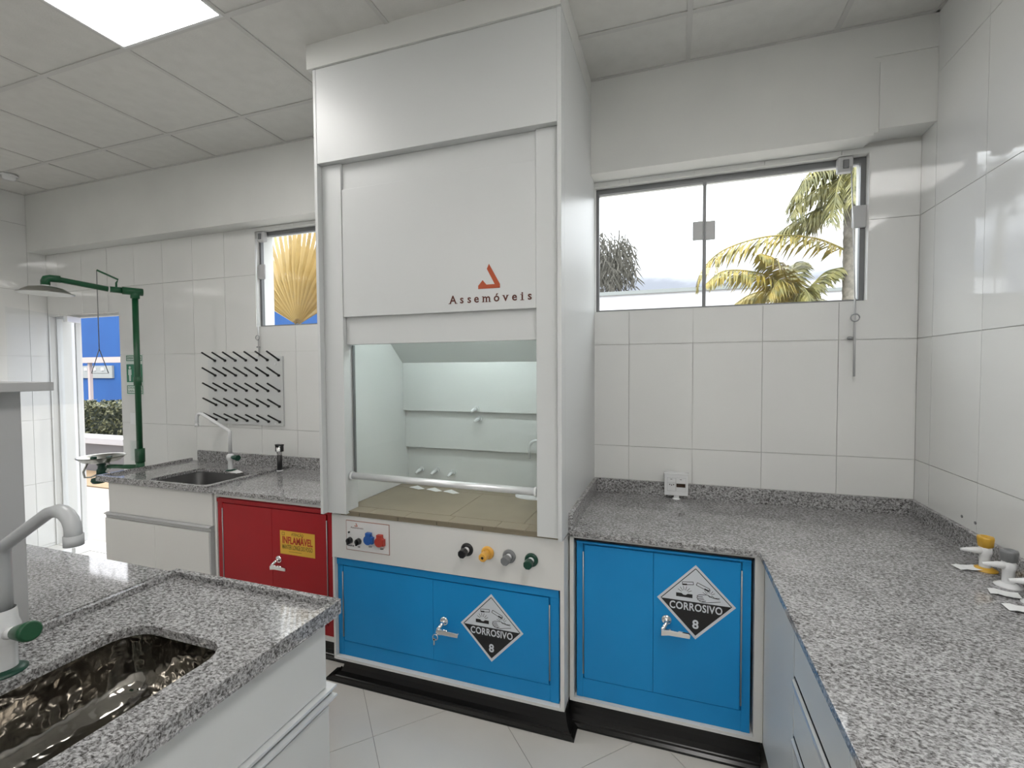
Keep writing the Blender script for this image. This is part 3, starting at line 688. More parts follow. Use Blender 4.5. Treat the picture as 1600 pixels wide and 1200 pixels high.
# ---------------------------------------------------------------- steel safety cabinets
def lever(parent, x, y, z, keys=False, m_='chrome'):
    h = MB().lathe((x, y, z), [(0, 0), (.021, 0), (.021, .004), (.015, .008), (.0, .008)], 24, 'y').build('handle', m_, parent)
    MB().tube([(x, y-.008, z), (x-.002, y-.022, z-.006), (x-.014, y-.034, z-.022), (x-.014, y-.036, z-.03)], .009, 12).build('handle_neck', m_, h)
    MB().prism([(x-.020, z-.022), (x+.012, z-.018), (x+.088, z-.022), (x+.092, z-.028), (x+.090, z-.040), (x+.01, z-.040), (x-.020, z-.046)], 'y', y-.046, y-.034).build('handle_lever', m_, h, .002)
    if keys:
        MB().tube(arc((x-.020, y-.05, z-.052), .013, 0, 2*PI, 14), .0022, 6).build('key_ring', m_, h)
        MB().box(x-.028, x-.022, y-.053, y-.050, z-.088, z-.058).box(x-.031, x-.019, y-.053, y-.050, z-.066, z-.056).build('key', m_, h)
    return h
def safety_cabinet(loc, x0, x1, z0, z1, yf, yb, seam, dx0, dx1, dz0, dz1, m_, label, hx, hz, keys=False, two=True, stile=True):
    t = thing('safety_cabinet', loc, label, 'cabinet')
    yd = yf + .004
    B(x0, x1, yf+.012, yb, z0, z1).build('cabinet_body', m_, t, .002)
    m = MB(); m.box(x0, x1, yf-.004, yf+.012, dz1+.006, z1-.004); m.box(x0, dx0-.006, yf+.002, yf+.012, z0, dz1+.006); m.box(dx1+.006, x1, yf+.002, yf+.012, z0, dz1+.006)
    m.box(dx0-.006, dx1+.006, yf+.003, yf+.012, z0, dz0-.004)
    m.build('face_frame', m_, t, .0015)
    if two:
        B(dx0, seam-.0006, yf-.001, yf+.010, dz0, dz1).build('door', m_, t, .0015)
        d2 = B(seam+.0006, dx1, yf-.001, yf+.010, dz0, dz1).build('door', m_, t, .0015)
    else:
        d2 = B(dx0, dx1, yf-.001, yf+.010, dz0, dz1).build('door', m_, t, .0015)
    for x in (dx0-.004, dx1+.004):
        MB().cyl((x, yf-.002, dz0+.02), (x, yf-.002, dz1-.03), .0032, n=8).build('piano_hinge', 'alu', t)
    lever(d2, hx, yf-.001, hz, keys)
    return t
hc = safety_cabinet((-1.03, -.45, .152), -1.612, -.458, .1515, .655, -.722, -.12, -1.066, -1.575, -.503, .229, .612, 'blue',
    'low wide blue steel cabinet with a corrosive sign under the fume hood', -1.008, .425, True)
# label diamonds
def corrosive_sign(parent, cx, cz, s, y):
    # parts of the sign in layers, half diagonal s
    def D(k): return [(cx, cz+s*k*1.02), (cx+s*k, cz), (cx, cz-s*k*1.02), (cx-s*k, cz)]
    t = MB().prism(D(1), 'y', y-.0008, y).build('warning_sign', 'signw', parent, label='diamond sign reading CORROSIVO 8 with corrosion pictogram')
    y1 = y-.0009
    def ln(m, a, b, wd, yy=y1):
        a = Vector((a[0], 0, a[1])); b = Vector((b[0], 0, b[1])); d = (b-a).normalized(); n = Vector((-d.z, 0, d.x))*wd/2
        return m.prism([((p_).x, (p_).z) for p_ in (a-n, b-n, b+n, a+n)], 'y', yy-.0003, yy)
    X = lambda u, v: (cx+u*s, cz+v*s*1.02)
    m = MB(); k = .90
    ln(m, X(-k, 0), X(0, k), .003); ln(m, X(0, k), X(k, 0), .003)
    m.prism([X(-k, .0), X(k, .0), X(0, -k)], 'y', y1-.0003, y1)
    # tubes
    for (a, b) in ((X(-.34, .47), X(-.06, .50)), (X(.03, .50), X(.34, .37))):
        a_ = Vector((a[0], 0, a[1])); b_ = Vector((b[0], 0, b[1])); d = (b_-a_).normalized(); n = Vector((-d.z, 0, d.x))*.038*s
        q = [a_-n, b_-n, b_+n, a_+n]
        for i in range(4): ln(m, (q[i].x, q[i].z), (q[(i+1) % 4].x, q[(i+1) % 4].z), .0022)
    ln(m, X(-.34, .44), X(-.22, .45), .006); ln(m, X(.22, .39), X(.34, .34), .006)
    # attacked bar
    m.prism([X(-.50, .20), X(-.36, .20), X(-.31, .16), X(-.25, .16), X(-.20, .20), X(-.08, .20), X(-.08, .10), X(-.50, .10)], 'y', y1-.0003, y1)
    for a in (-60, -35, -10, 15, 40, 62):
        r0, r1 = .09, .20; c = (-.28, .20); aa = math.radians(a); ln(m, X(c[0]+r0*math.sin(aa), c[1]+r0*math.cos(aa)), X(c[0]+r1*math.sin(aa), c[1]+r1*math.cos(aa)), .0018)
    for a in (-65, -40, -15, 12, 38, 62):
        r0, r1 = .07, .17; c = (.33, .22); aa = math.radians(a); ln(m, X(c[0]+r0*math.sin(aa), c[1]+r0*math.cos(aa)), X(c[0]+r1*math.sin(aa), c[1]+r1*math.cos(aa)), .0016)
    # hand outline: four fingers, thumb and palm
    for pts in ([(.60, .13), (.42, .15), (.30, .21), (.20, .20), (.10, .19), (.04, .16), (.05, .13), (.18, .15)], [(.05, .13), (.03, .10), (.06, .08), (.20, .11)], [(.06, .08), (.05, .055), (.09, .04), (.22, .075)],
                [(.09, .04), (.10, .02), (.15, .005), (.26, .045)], [(.15, .005), (.28, .0), (.42, .03), (.62, .07)], [(.30, .21), (.36, .16), (.42, .19), (.47, .15), (.60, .16)]):
        for i in range(len(pts)-1): ln(m, X(pts[i][0], pts[i][1]+.03), X(pts[i+1][0], pts[i+1][1]+.03), .0022)
    m.build('pictogram', 'signk', t)
    text('CORROSIVO', 'signw', t, cx, y1-.0005, cz-.155*s, .285*s, width=1.34*s, bold=.0009, space=1.06, name='sign_text')
    text('8', 'signw', t, cx, y1-.0005, cz-.62*s, .33*s, bold=.0012, name='sign_text')
    return t
corrosive_sign(hc, -.770, .434, .152, -.724)
# right bench cabinet
RC = -.663
rb = thing('bench_cabinet', (-.03, -.33, 0), 'white cabinet shell around the tall blue steel cabinet under the right worktop', 'base cabinet')
m = MB(); m.box(-.424, -.406, RC, -.005, ZP, .876); m.box(.309, .3415, RC, -.005, ZP, .876); m.box(-.406, .309, RC, -.3, .864, .876); m.box(-.406, .309, RC, -.1, ZP, .152)
m.build('carcass', 'lam_w', rb, .001)
B(-.406, .309, -.12, -.10, .152, .864).build('back_board', 'dark', rb)
cove('skirting', (-.440, .3415), (-.440, .3415), -.612, -.647, ZP-.001, rb, sides=(False, False))
rc = safety_cabinet((-.05, -.4, .153), -.396, .298, .1525, .852, RC+.014, -.14, -.071, -.362, .260, .241, .833, 'blue',
    'tall blue steel cabinet with a corrosive sign under the right granite worktop', -.018, .56, False)
corrosive_sign(rc, .094, .651, .150, RC+.012)
for o in ('dark',): B(-.4055, .3085, RC+.012, RC+.03, .8525, .8635).build('shadow_gap', 'dark', rb)
B(-1.613, -.449, -.70, -.69, .6552, .6598).build('shadow_gap', 'dark', hood)
# ---------------------------------------------------------------- right L-shaped worktop
YF = -.683
ct = thing('granite_worktop', (.3, -.4, .877), 'grey speckled granite L shaped worktop with upstand along the right walls', 'worktop')
m = MB(); m.prism([(-.4245, -.001), (-.4245, YF), (.320, YF), (.320, -3.4), (R_-.001, -3.4), (R_-.001, -.001)], 'z', .877, .900); m.build('slab', 'granite', ct, .0012)
m = MB(); m.box(-.4045, R_-.02, -.0205, -.001, .900, .977); m.build('rear_upstand', 'granite', ct, .001)
B(R_-.0205, R_-.001, -3.4, -.001, .900, .977).build('side_upstand', 'granite', ct, .001)
B(-.4245, -.405, YF, -.001, .900, .977).build('end_upstand', 'granite', ct, .001)
# right run of drawers
dr = thing('drawer_cabinet', (.7, -2.2, 0), 'white drawer unit with recessed metal pulls below the right worktop', 'drawer unit')
B(.362, R_-.01, -3.38, -.70, ZP, .8765).build('carcass', 'lam', dr)
B(.342, .3618, -1.104, -.6645, ZP, .8765).build('filler_panel', 'lam', dr, .001)
for j, (ya, yb) in enumerate(((-1.534, -1.106), (-1.966, -1.536), (-2.40, -1.968))):
    for k in range(4):
        zt = .874 - .178*k
        d_ = B(.3425, .3618, ya, yb-.001, zt-.170 if k < 3 else ZP+.002, zt-.004).build('drawer', 'lam', dr, .0012)
        if k < 3:
            B(.3425, .3618, ya, yb-.001, zt-.1775, zt-.1745).build('gap', 'dark', d_)
        if k: 
            MB().prism([(.336, zt-.006), (.3424, zt-.002), (.3424, zt-.026), (.340, zt-.026), (.336, zt-.022)], 'y', ya+.002, yb-.003).build('handle', 'silver', d_)
B(.40, .42, -3.3, -.70, .002, ZP-.001).build('skirting', 'black', dr)
B(.42, R_-.02, -3.3, -.70, .002, ZP-.001).build('plinth', 'lam', dr)
# socket box on its pedestal
sb = thing('socket_box', (.022, -.045, .90), 'small white socket and switch box standing at the rear of the right worktop', 'socket box')
m = B(-.039, .082, -.062, -.024, .921, 1.040); m.build('box', 'wplastic', sb, .004, 3)
B(.010, .036, -.056, -.034, .903, .921).build('stem', 'wplastic', sb)
MB().lathe((.023, -.045, .9005), [(0, 0), (.022, 0), (.022, .002), (.014, .005), (0, .005)], 20).build('foot', 'wplastic', sb)
B(-.041, .084, -.066, -.024, 1.034, 1.043).build('lip', 'wplastic', sb, .002)
frame_(MB(), -.024, .020, .945, 1.016, -.0635, -.0622, .0016).build('module_edge', 'greyplate', sb)
frame_(MB(), .022, .070, .945, 1.018, -.0635, -.0622, .0010).build('module_edge', 'greyplate', sb)
B(-.022, .018, -.0650, -.0622, .990, .991).build('seam', 'greyplate', sb)
for x in (-.011, -.001, .009): MB().cyl((x, -.0625, .980-.003*(x == -.001)), (x, -.0645, .980-.003*(x == -.001)), .0028, n=10).build('pin_hole', 'blackp', sb)
B(.023, .068, -.0646, -.0622, .968, .987).build('display', 'display', sb)
for x in (-.003, .045): B(x-.005, x+.005, -.0640, -.0622, 1.007, 1.010).build('switch_mark', 'greyp', sb)
# gas taps on the right
def gas_tap(x, y, knob, base, label):
    t = thing('gas_tap', (x, y, .9), label, 'gas tap', 'bench gas taps')
    MB().lathe((x, y, .9005), [(0, 0), (.034, 0), (.034, .002), (.024, .008), (.018, .011), (0, .011)], 28).build('flange', base, t)
    MB().lathe((x, y, .911), [(.0155, 0), (.0155, .004), (.0150, .038), (.0170, .042), (.0185, .052), (.0175, .066), (.013, .070)], 24).build('body', 'wplastic', t)
    MB().tube([(x-.004, y, .965), (x-.03, y-.002, .967), (x-.036, y-.002, .967), (x-.07, y-.004, .966)], [.0125, .0105, .009, .0045], 16).build('nozzle', 'wplastic', t)
    kk = MB(); vs = []; n = 32
    for r_, h in [(.0125, .978), (.020, .984), (.0225, 1.010), (.0215, 1.016), (.012, 1.017), (.010, 1.012), (0, 1.012)]:
        vs += [(x + r_*(1+.045*math.cos(8*2*PI*i/n))*math.cos(2*PI*i/n), y + r_*(1+.045*math.cos(8*2*PI*i/n))*math.sin(2*PI*i/n), h) for i in range(n)]
    kk.add(vs, [(j*n+i, j*n+(i+1) % n, (j+1)*n+(i+1) % n, (j+1)*n+i) for j in range(6) for i in range(n)], True)
    kk.build('knob', knob, t)
gas_tap(1.028, -.628, 'yellow', 'yellow', 'white bench tap with an ochre yellow knob and yellow base flange')
gas_tap(1.022, -.752, 'greyp', 'wplastic', 'white bench tap with a mid grey knob, right of the yellow one')
gas_tap(1.022, -.872, 'blackp', 'wplastic', 'white bench tap cut off by the right picture edge, only its nozzle in view')
for k, (x, y, a_) in enumerate(((.975, -.635, .2), (.972, -.825, -.3), (.955, -.925, -.1))):
    t = thing('paper_note', (x, y, .9005), ['small white paper note beside the yellow tap on the right worktop', 'small white paper note in front of the grey tap', 'small white paper note at the right edge in front of the last tap'][k], 'paper', 'paper notes by the bench taps')
    vs = []
    for i in range(5):
        for j in range(2):
            u = -.034 + .017*i; v = -.022+.044*j; vs.append((x+u*math.cos(a_)-v*math.sin(a_), y+u*math.sin(a_)+v*math.cos(a_), .902 + .005*abs(math.sin(i*1.1+.4))))
    MB().add(vs, [(2*i, 2*i+2, 2*i+3, 2*i+1) for i in range(4)]).build('sheet', 'paper', t)

# ---------------------------------------------------------------- helper: slab with a rounded opening
def rr_radius(a, hx, hy, r):        # distance to a rounded rectangle along angle a
    c, s_ = abs(math.cos(a)), abs(math.sin(a)); lo, hi = 0, hx+hy
    for _ in range(40):
        mid = (lo+hi)/2; qx, qy = mid*c-(hx-r), mid*s_-(hy-r)
        d = math.hypot(max(qx, 0), max(qy, 0)) + min(max(qx, qy), 0) - r
        if d > 0: hi = mid
        else: lo = mid
    return lo
def holed(x0, x1, y0, y1, hx0, hx1, hy0, hy1, r, z0, z1):
    cx, cy = (hx0+hx1)/2, (hy0+hy1)/2; hx, hy = (hx1-hx0)/2, (hy1-hy0)/2
    an = sorted([2*PI*i/96 for i in range(96)] + [math.atan2(yy-cy, xx-cx) % (2*PI) for xx in (x0, x1) for yy in (y0, y1)])
    inn, ou = [], []
    for a in an:
        c, s_ = math.cos(a), math.sin(a); rr = rr_radius(a, hx, hy, r); inn.append((cx+c*rr, cy+s_*rr))
        ts = []
        if c > 1e-9: ts.append((x1-cx)/c)
        if c < -1e-9: ts.append((x0-cx)/c)
        if s_ > 1e-9: ts.append((y1-cy)/s_)
        if s_ < -1e-9: ts.append((y0-cy)/s_)
        t = min(ts); ou.append((cx+c*t, cy+s_*t))
    n = len(an); m = MB()
    vs = [(*p, z1) for p in inn] + [(*p, z1) for p in ou] + [(*p, z0) for p in inn] + [(*p, z0) for p in ou]
    fs = []
    for i in range(n):
        k = (i+1) % n
        fs += [(i, k, n+k, n+i), (2*n+i, 3*n+i, 3*n+k, 2*n+k), (i, 2*n+i, 2*n+k, k), (n+i, n+k, 3*n+k, 3*n+i)]
    m.add(vs, fs); return m
def bowl(hx0, hx1, hy0, hy1, r, levels):
    cx, cy = (hx0+hx1)/2, (hy0+hy1)/2; m = MB(); n = 96; vs = []
    for ins, z in levels:
        hx, hy = max((hx1-hx0)/2-ins, .01), max((hy1-hy0)/2-ins, .01); rr_ = min(max(r+ins*.4, .02), hx, hy)
        for i in range(n):
            a = 2*PI*i/n; d = rr_radius(a, hx, hy, rr_); vs.append((cx+math.cos(a)*d, cy+math.sin(a)*d, z))
    k = len(levels)
    return m.add(vs, [(j*n+i, j*n+(i+1) % n, (j+1)*n+(i+1) % n, (j+1)*n+i) for j in range(k-1) for i in range(n)], True)

# ---------------------------------------------------------------- left bench along the back wall
lb = thing('sink_worktop', (-3.1, -.3, .87), 'grey granite worktop with a raised rim and sink, left end of the back bench', 'worktop')
SX0, SX1, SY0, SY1 = -3.27, -2.745, -.552, -.205
holed(-3.650, -2.640, -.622, -.001, SX0, SX1, SY0, SY1, .05, .868, .889).build('slab', 'granite', lb)
rim = MB(); rim.box(-3.6506, -2.6399, -.6226, -.604, .867, .906); rim.box(-3.6506, -3.630, -.604, -.001, .867, .906); rim.box(-2.660, -2.6399, -.604, -.021, .8885, .906); rim.build('raised_edge', 'granite', lb, .001)
B(-3.55, -2.640, -.0205, -.001, .889, .9745).build('upstand', 'granite', lb, .001)
bowl(SX0-.006, SX1+.006, SY0-.006, SY1+.006, .05, [(0, .867), (.004, .86), (.01, .72), (.05, .69), (.17, .685)]).build('basin', 'sinkdark', lb)
MB().lathe((-3.01, -.38, .686), [(.0, .001), (.03, .001), (.036, .003), (.04, 0)], 20).build('drain', 'chrome', lb)
lb2 = thing('plain_worktop', (-2.14, -.3, .87), 'plain grey granite worktop between the sink worktop and the fume hood', 'worktop')
B(-2.6395, -1.6400, -.622, -.001, .868, .8935).build('slab', 'granite', lb2, .001)
B(-2.6395, -1.6400, -.0205, -.001, .8935, .9745).build('upstand', 'granite', lb2, .001)
sc_ = thing('sink_cabinet', (-3.1, -.3, 0), 'white double door cabinet under the left bench sink', 'base cabinet')
m = MB(); m.box(-3.565, -3.547, -.578, -.005, ZP, .8675); m.box(-2.630, -2.612, -.578, -.005, ZP, .8675); m.box(-3.547, -2.630, -.578, -.56, ZP, .8675); m.box(-3.547, -2.630, -.02, -.005, ZP, .8675); m.box(-3.547, -2.630, -.56, -.02, ZP, ZP+.018); m.build('carcass', 'lam_w', sc_)
B(-3.567, -2.632, -.5985, -.5785, .662, .8675).build('front_panel', 'lam_w', sc_, .001)
def pull_profile(m, x0, x1, y, zt):
    return m.prism([(y+.0, zt), (y-.014, zt-.004), (y-.016, zt-.010), (y-.010, zt-.012), (y-.004, zt-.02), (y-.003, zt-.035), (y+.018, zt-.035), (y+.018, zt)], 'x', x0, x1)
hp = pull_profile(MB(), -3.597, -2.642, -.5985, .660).build('pull_profile', 'lamg', sc_, .0006)
B(-2.655, -2.642, -.607, -.5785, ZP, .624).build('pull_profile', 'lamg', sc_, .001)
B(-3.598, -3.125, -.6065, -.5790, ZP+.01, .622).build('door', 'lam_w', sc_, .0012)
B(-3.123, -2.657, -.6065, -.5790, ZP+.01, .622).build('door', 'lam_w', sc_, .0012)
B(-3.55, -2.64, -.55, -.53, .002, ZP-.001).build('skirting', 'black', sc_)
rs = thing('red_bench_cabinet', (-2.1, -.3, 0), 'white cabinet shell around the red steel cabinet', 'base cabinet')
m = MB(); m.box(-2.6115, -2.596, -.600, -.005, ZP, .867); m.box(-1.748, -1.6395, -.600, -.005, ZP, .867); m.box(-2.596, -1.748, -.600, -.3, .846, .867); m.box(-2.596, -1.748, -.600, -.1, .112, ZP+.0)
m.build('carcass', 'lam_w', rs, .001)
cove('skirting', (-2.61, -1.645), (-2.61, -1.645), -.560, -.592, .111, rs, sides=(False, False))
rd_ = safety_cabinet((-2.17, -.35, .139), -2.590, -1.752, .1385, .842, -.598, -.12, -2.172, -2.545, -1.790, .20, .81, 'red',
    'red steel cabinet with a yellow flammable label left of the fume hood', -2.125, .525, False, two=True)
ly = B(-2.112, -1.868, -.6002, -.5992, .561, .694).build('warning_label', 'lab_y', rd_, label='yellow label reading INFLAMÁVEL')
YL = -.6003
text('ATENÇÃO', 'lab_k', ly, -1.988, YL, .677, .022, width=.085, name='label_text')
text('INFLAMÁVEL', 'lab_r', ly, -1.990, YL, .640, .055, width=.212, bold=.0016, name='label_text')
text('MANTER LONGE DO FOGO', 'lab_k', ly, -1.990, YL, .602, .036, width=.212, bold=.0004, name='label_text')
B(-2.05, -1.96, YL-.0002, YL, .577, .579).build('small_print', 'lab_k', ly)
frame_(MB(), -2.098, -2.078, .668, .686, YL-.0002, YL, .002).build('small_mark', 'lab_k', ly)
# faucet on the left bench
fa = thing('lab_faucet', (-2.945, -.11, .889), 'white gooseneck faucet with a dark green handle behind the left bench sink', 'faucet')
fx, fy = -2.99, -.19
fa.location = (fx, fy, .889)
MB().lathe((fx, fy, .8895), [(0, 0), (.032, 0), (.032, .003), (.02, .008), (0, .008)], 24).build('flange', 'dgreen', fa)
MB().lathe((fx, fy, .897), [(.017, 0), (.017, .06), (.022, .066), (.026, .085), (.024, .10), (.018, .108), (.013, .112)], 20).build('body', 'wplastic', fa)
MB().tube([(fx, fy, 1.0), (fx, fy, 1.150), (fx, fy, 1.165), (fx-.02, fy-.004, 1.18), (fx-.20, fy-.045, 1.288)] + [Vector((fx-.212-.03*math.sin(t), fy-.048-.006*math.sin(t), 1.265+.03*math.cos(t))) for t in (.2, .6, 1.0, 1.4, 1.57)] + [(fx-.243, fy-.055, 1.215)], .0115, 12).build('swan_neck', 'wplastic', fa)
MB().cyl((fx-.243, fy-.055, 1.225), (fx-.243, fy-.055, 1.20), .0135, n=14).build('outlet', 'wplastic', fa)
MB().tube([(fx+.018, fy-.004, .985), (fx+.04, fy-.006, .985), (fx+.085, fy-.01, .983)], [.010, .015, .020], 14).build('handle', 'dgreen', fa)
pa = thing('paper_scrap', (-2.95, -.20, .889), 'crumpled white paper at the foot of the left bench faucet', 'paper')
x, y = -2.905, -.235
MB().add([(x-.05, y-.01, .890), (x+.05, y-.02, .890), (x+.065, y+.02, .890), (x, y+.03, .902), (x-.04, y+.02, .890), (x, y, .896)], [(0, 1, 5), (1, 2, 5), (2, 3, 5), (3, 4, 5), (4, 0, 5)]).build('sheet', 'paper', pa)
bv = thing('bench_valve', (-2.63, -.115, .894), 'black bench valve with a chrome forked top at the divider ridge', 'valve')
x, y = -2.622, -.115; bv.location = (x, y, .894)
MB().lathe((x, y, .894), [(0, 0), (.022, 0), (.022, .003), (.012, .006), (0, .006)], 18).build('flange', 'wplastic', bv)
MB().cyl((x, y, .900), (x, y, 1.005), .017, n=18).build('body', 'blackp', bv)
MB().lathe((x, y, 1.005), [(.014, 0), (.019, .02), (.022, .055), (.0, .055)], 18).build('collar', 'chrome', bv)
m = MB(); m.box(x-.026, x-.020, y-.012, y+.012, 1.03, 1.075); m.box(x+.020, x+.026, y-.012, y+.012, 1.03, 1.075); m.box(x-.028, x+.028, y-.013, y+.013, 1.070, 1.080); m.build('fork', 'blackp', bv, .001)
# pegboard
pb = thing('drying_pegboard', (-3.05, -.01, 1.19), 'white drying board with five rows of slanted black pegs above the left sink', 'pegboard')
B(-3.420, -2.687, -.0145, -.001, 1.193, 1.700).build('board', 'lam', pb, .001)
pegs = None; pm = None
for r_ in range(5):
    for c_ in range(7):
        x, z = -3.339+.1038*c_, 1.675-.1128*r_
        if pm is None:
            m = MB().cyl((x, -.015, z), (x, -.024, z-.001), .010, n=10); m.tube([(x, -.018, z), (x+.012, -.128, z+.058)], [.0068, .0060], 8)
            pm = m.build('peg', 'blackp', pb); p0_ = Vector((x, 0, z))
        else:
            c2_ = pm.copy(); C.objects.link(c2_); c2_.location = (x-p0_.x, 0, z-p0_.z)
            c2_.rotation_euler = (0, 0, 0)
for (x, z) in ((-3.23, 1.655), (-2.75, 1.645), (-3.22, 1.225), (-2.76, 1.21)): MB().cyl((x, -.0145, z), (x, -.017, z), .007, n=10).build('screw_cap', 'silver', pb)

# ---------------------------------------------------------------- emergency shower and eye wash
es = thing('emergency_shower', (-3.745, -.30, 0), 'green piped emergency shower with steel head and eye wash bowl by the doorway', 'emergency shower')
px, py = -3.745, -.30
MB().cyl((px, py, .95), (px, py, 2.15), .0185, n=20).build('riser_pipe', 'green', es)
MB().lathe((px, py, 1.49), [(.0185, 0), (.024, .004), (.024, .062), (.0185, .066)], 20).build('coupling', 'green', es)
MB().cyl((px, py, .003), (px, py, .95), .0185, n=20).build('lower_pipe', 'green', es)
MB().lathe((px, py, .0015), [(0, 0), (.07, 0), (.07, .006), (.025, .012), (.0185, .02)], 24).build('floor_flange', 'green', es)
MB().lathe((px, py, .925), [(.0, 0), (.03, 0), (.03, .10), (.0, .10)], 20).build('tee_fitting', 'green', es)
ad = Vector((-3.92-px, -.70-py, 0)).normalized()
a0 = Vector((px, py, 2.178))
m = MB().cyl(a0-ad*.045, a0+ad*.07, .027, n=20); m.cyl((px, py, 2.128), (px, py, 2.178), .027, n=20); m.build('elbow_tee', 'green', es)
MB().cyl(a0+ad*.07, a0+ad*.135, .021, n=18).build('ball_valve', 'green', es)
MB().cyl(a0+ad*.135, a0+ad*.143, .0225, n=18).build('union_ring', 'silver', es)
MB().tube([a0+ad*.143, Vector((-3.92, -.70, 2.212))-ad*.035, Vector((-3.92, -.70, 2.212))], .0185, 16).build('arm_pipe', 'green', es)
e0 = Vector((-3.92, -.70, 2.212))
MB().tube([e0-ad*.06, e0-ad*.012, e0+ad*.006+Vector((0, 0, -.006)), e0+ad*.01+Vector((0, 0, -.02)), e0+ad*.01+Vector((0, 0, -.046))], .0235, 16).build('elbow', 'green', es)
hc_ = e0+ad*.01
MB().lathe((hc_.x, hc_.y, 2.112), [(.014, .055), (.014, .046), (.04, .044), (.085, .034), (.112, .016), (.120, .006), (.137, 0), (.137, -.004), (.116, -.002), (.07, .004), (0, .004)], 40).build('shower_head', 'steel', es)
MB().lathe((hc_.x, hc_.y, 2.150), [(.018, 0), (.018, .02)], 16).build('white_nipple', 'wplastic', es)
v0_ = a0+ad*.10
MB().tube([v0_+Vector((0, 0, .02)), v0_+Vector((0, 0, .05))+ad*.0, v0_+Vector((0, 0, .075))-ad*.01, v0_+Vector((-.0, 0, .125))+ad*.10], .0065, 8).build('valve_lever', 'green', es)
r0_ = v0_+Vector((0, 0, .125))+ad*.10
MB().tube([r0_, r0_+Vector((0, 0, -.55))], .0028, 6).build('pull_rod', 'greyp', es)
r1_ = r0_+Vector((0, 0, -.55)); tr = [r1_, r1_+Vector((-.09, -.0, -.17)), r1_+Vector((.09, .0, -.17)), r1_]
MB().tube(tr, .0028, 6).build('pull_triangle', 'greyp', es)
# eye wash
ex_, ey_ = -4.18, -.30
MB().cyl((px-.02, py, .888), (-4.10, py, .870), .017, n=16).build('supply_pipe', 'green', es)
m = MB().cyl((px, py, .86), (px, py, .925), .026, n=18); m.build('lower_tee', 'green', es)
MB().lathe((ex_, ey_, .922), [(.145, .022), (.143, .025), (.134, .020), (.105, -.010), (.06, -.022), (0, -.024), (0, -.028), (.06, -.026), (.108, -.015), (.145, .019)], 40).build('eyewash_bowl', 'steel', es)
MB().lathe((ex_, ey_, .80), [(.0, 0), (.032, 0), (.032, .045), (.024, .05), (.024, .075), (.030, .08), (.030, .094), (.02, .094)], 20).build('bowl_stem', 'dgreen', es)
MB().lathe((ex_-.055, ey_-.02, .918), [(0, .0), (.018, 0), (.02, .018), (.012, .026), (0, .026)], 16).build('spray_head', 'dgreen', es)
MB().lathe((ex_+.055, ey_+.02, .918), [(0, .0), (.018, 0), (.02, .018), (.012, .026), (0, .026)], 16).build('spray_head', 'dgreen', es)
MB().tube([(ex_-.06, ey_-.05, .912), (ex_-.085, ey_-.07, .83), (ex_-.07, ey_-.07, .79), (ex_-.03, ey_-.05, .79), (ex_-.01, ey_-.02, .81)], .007, 8).build('push_lever', 'steel', es)
MB().tube([(ex_+.07, ey_, .905), (ex_+.09, ey_, .86), (ex_+.06, ey_, .83)], .011, 8).build('side_nozzle', 'wplastic', es)
MB().lathe((ex_+.05, ey_-.05, .75), [(0, 0), (.035, .002), (.045, .02), (.04, .04), (0, .05)], 18).build('drain_cap', 'dgreen', es)
br = thing('clear_bracket', (-3.70, -.33, .9), 'clear acrylic holder at the foot of the green riser by the bench end', 'bracket')
B(-3.790, -3.700, -.335, -.331, .94, 1.09).build('plate', 'sglass', br); B(-3.790, -3.776, -.331, -.27, .94, 1.08).build('side', 'sglass', br)
# safety sign
sg = thing('safety_sign', (-4.26, -.002, 1.45), 'green and white emergency shower sign on the wall behind the green riser', 'sign')
B(-4.372, -4.170, -.003, -.001, 1.40, 1.735).build('sign_sheet', 'exw', sg)
m = MB(); y0, y1 = -.0042, -.0032
frame_(m, -4.366, -4.176, 1.682, 1.728, y0, y1, .006); frame_(m, -4.366, -4.176, 1.408, 1.478, y0, y1, .006); m.box(-4.366, -4.176, y0, y1, 1.505, 1.655); m.build('green_field', 'exg', sg)
text('EMERGÊNCIA', 'exg', sg, -4.271, -.0036, 1.705, .026, width=.165, name='sign_text')
text('CHUVEIRO E', 'exg', sg, -4.271, -.0036, 1.457, .022, width=.165, name='sign_text'); text('LAVA-OLHOS', 'exg', sg, -4.271, -.0036, 1.430, .022, width=.165, name='sign_text')
m = MB(); y0, y1 = -.0052, -.0043
for cx_ in (-4.325, -4.222):
    m.cyl((cx_, y0, 1.628), (cx_, y1, 1.628), .012, n=12); m.prism([(cx_-.018, 1.612), (cx_+.018, 1.612), (cx_+.020, 1.565), (cx_+.012, 1.565), (cx_+.010, 1.514), (cx_-.010, 1.514), (cx_-.012, 1.565), (cx_-.020, 1.565)], 'y', y0, y1)
m.build('figure_symbol', 'exw', sg)
sp = thing('switch_plate', (-4.30, -.002, 1.19), 'small white blank plate on the wall below the green sign', 'wall plate')
B(-4.335, -4.265, -.008, -.001, 1.15, 1.25).build('plate', 'wplastic', sp, .002)

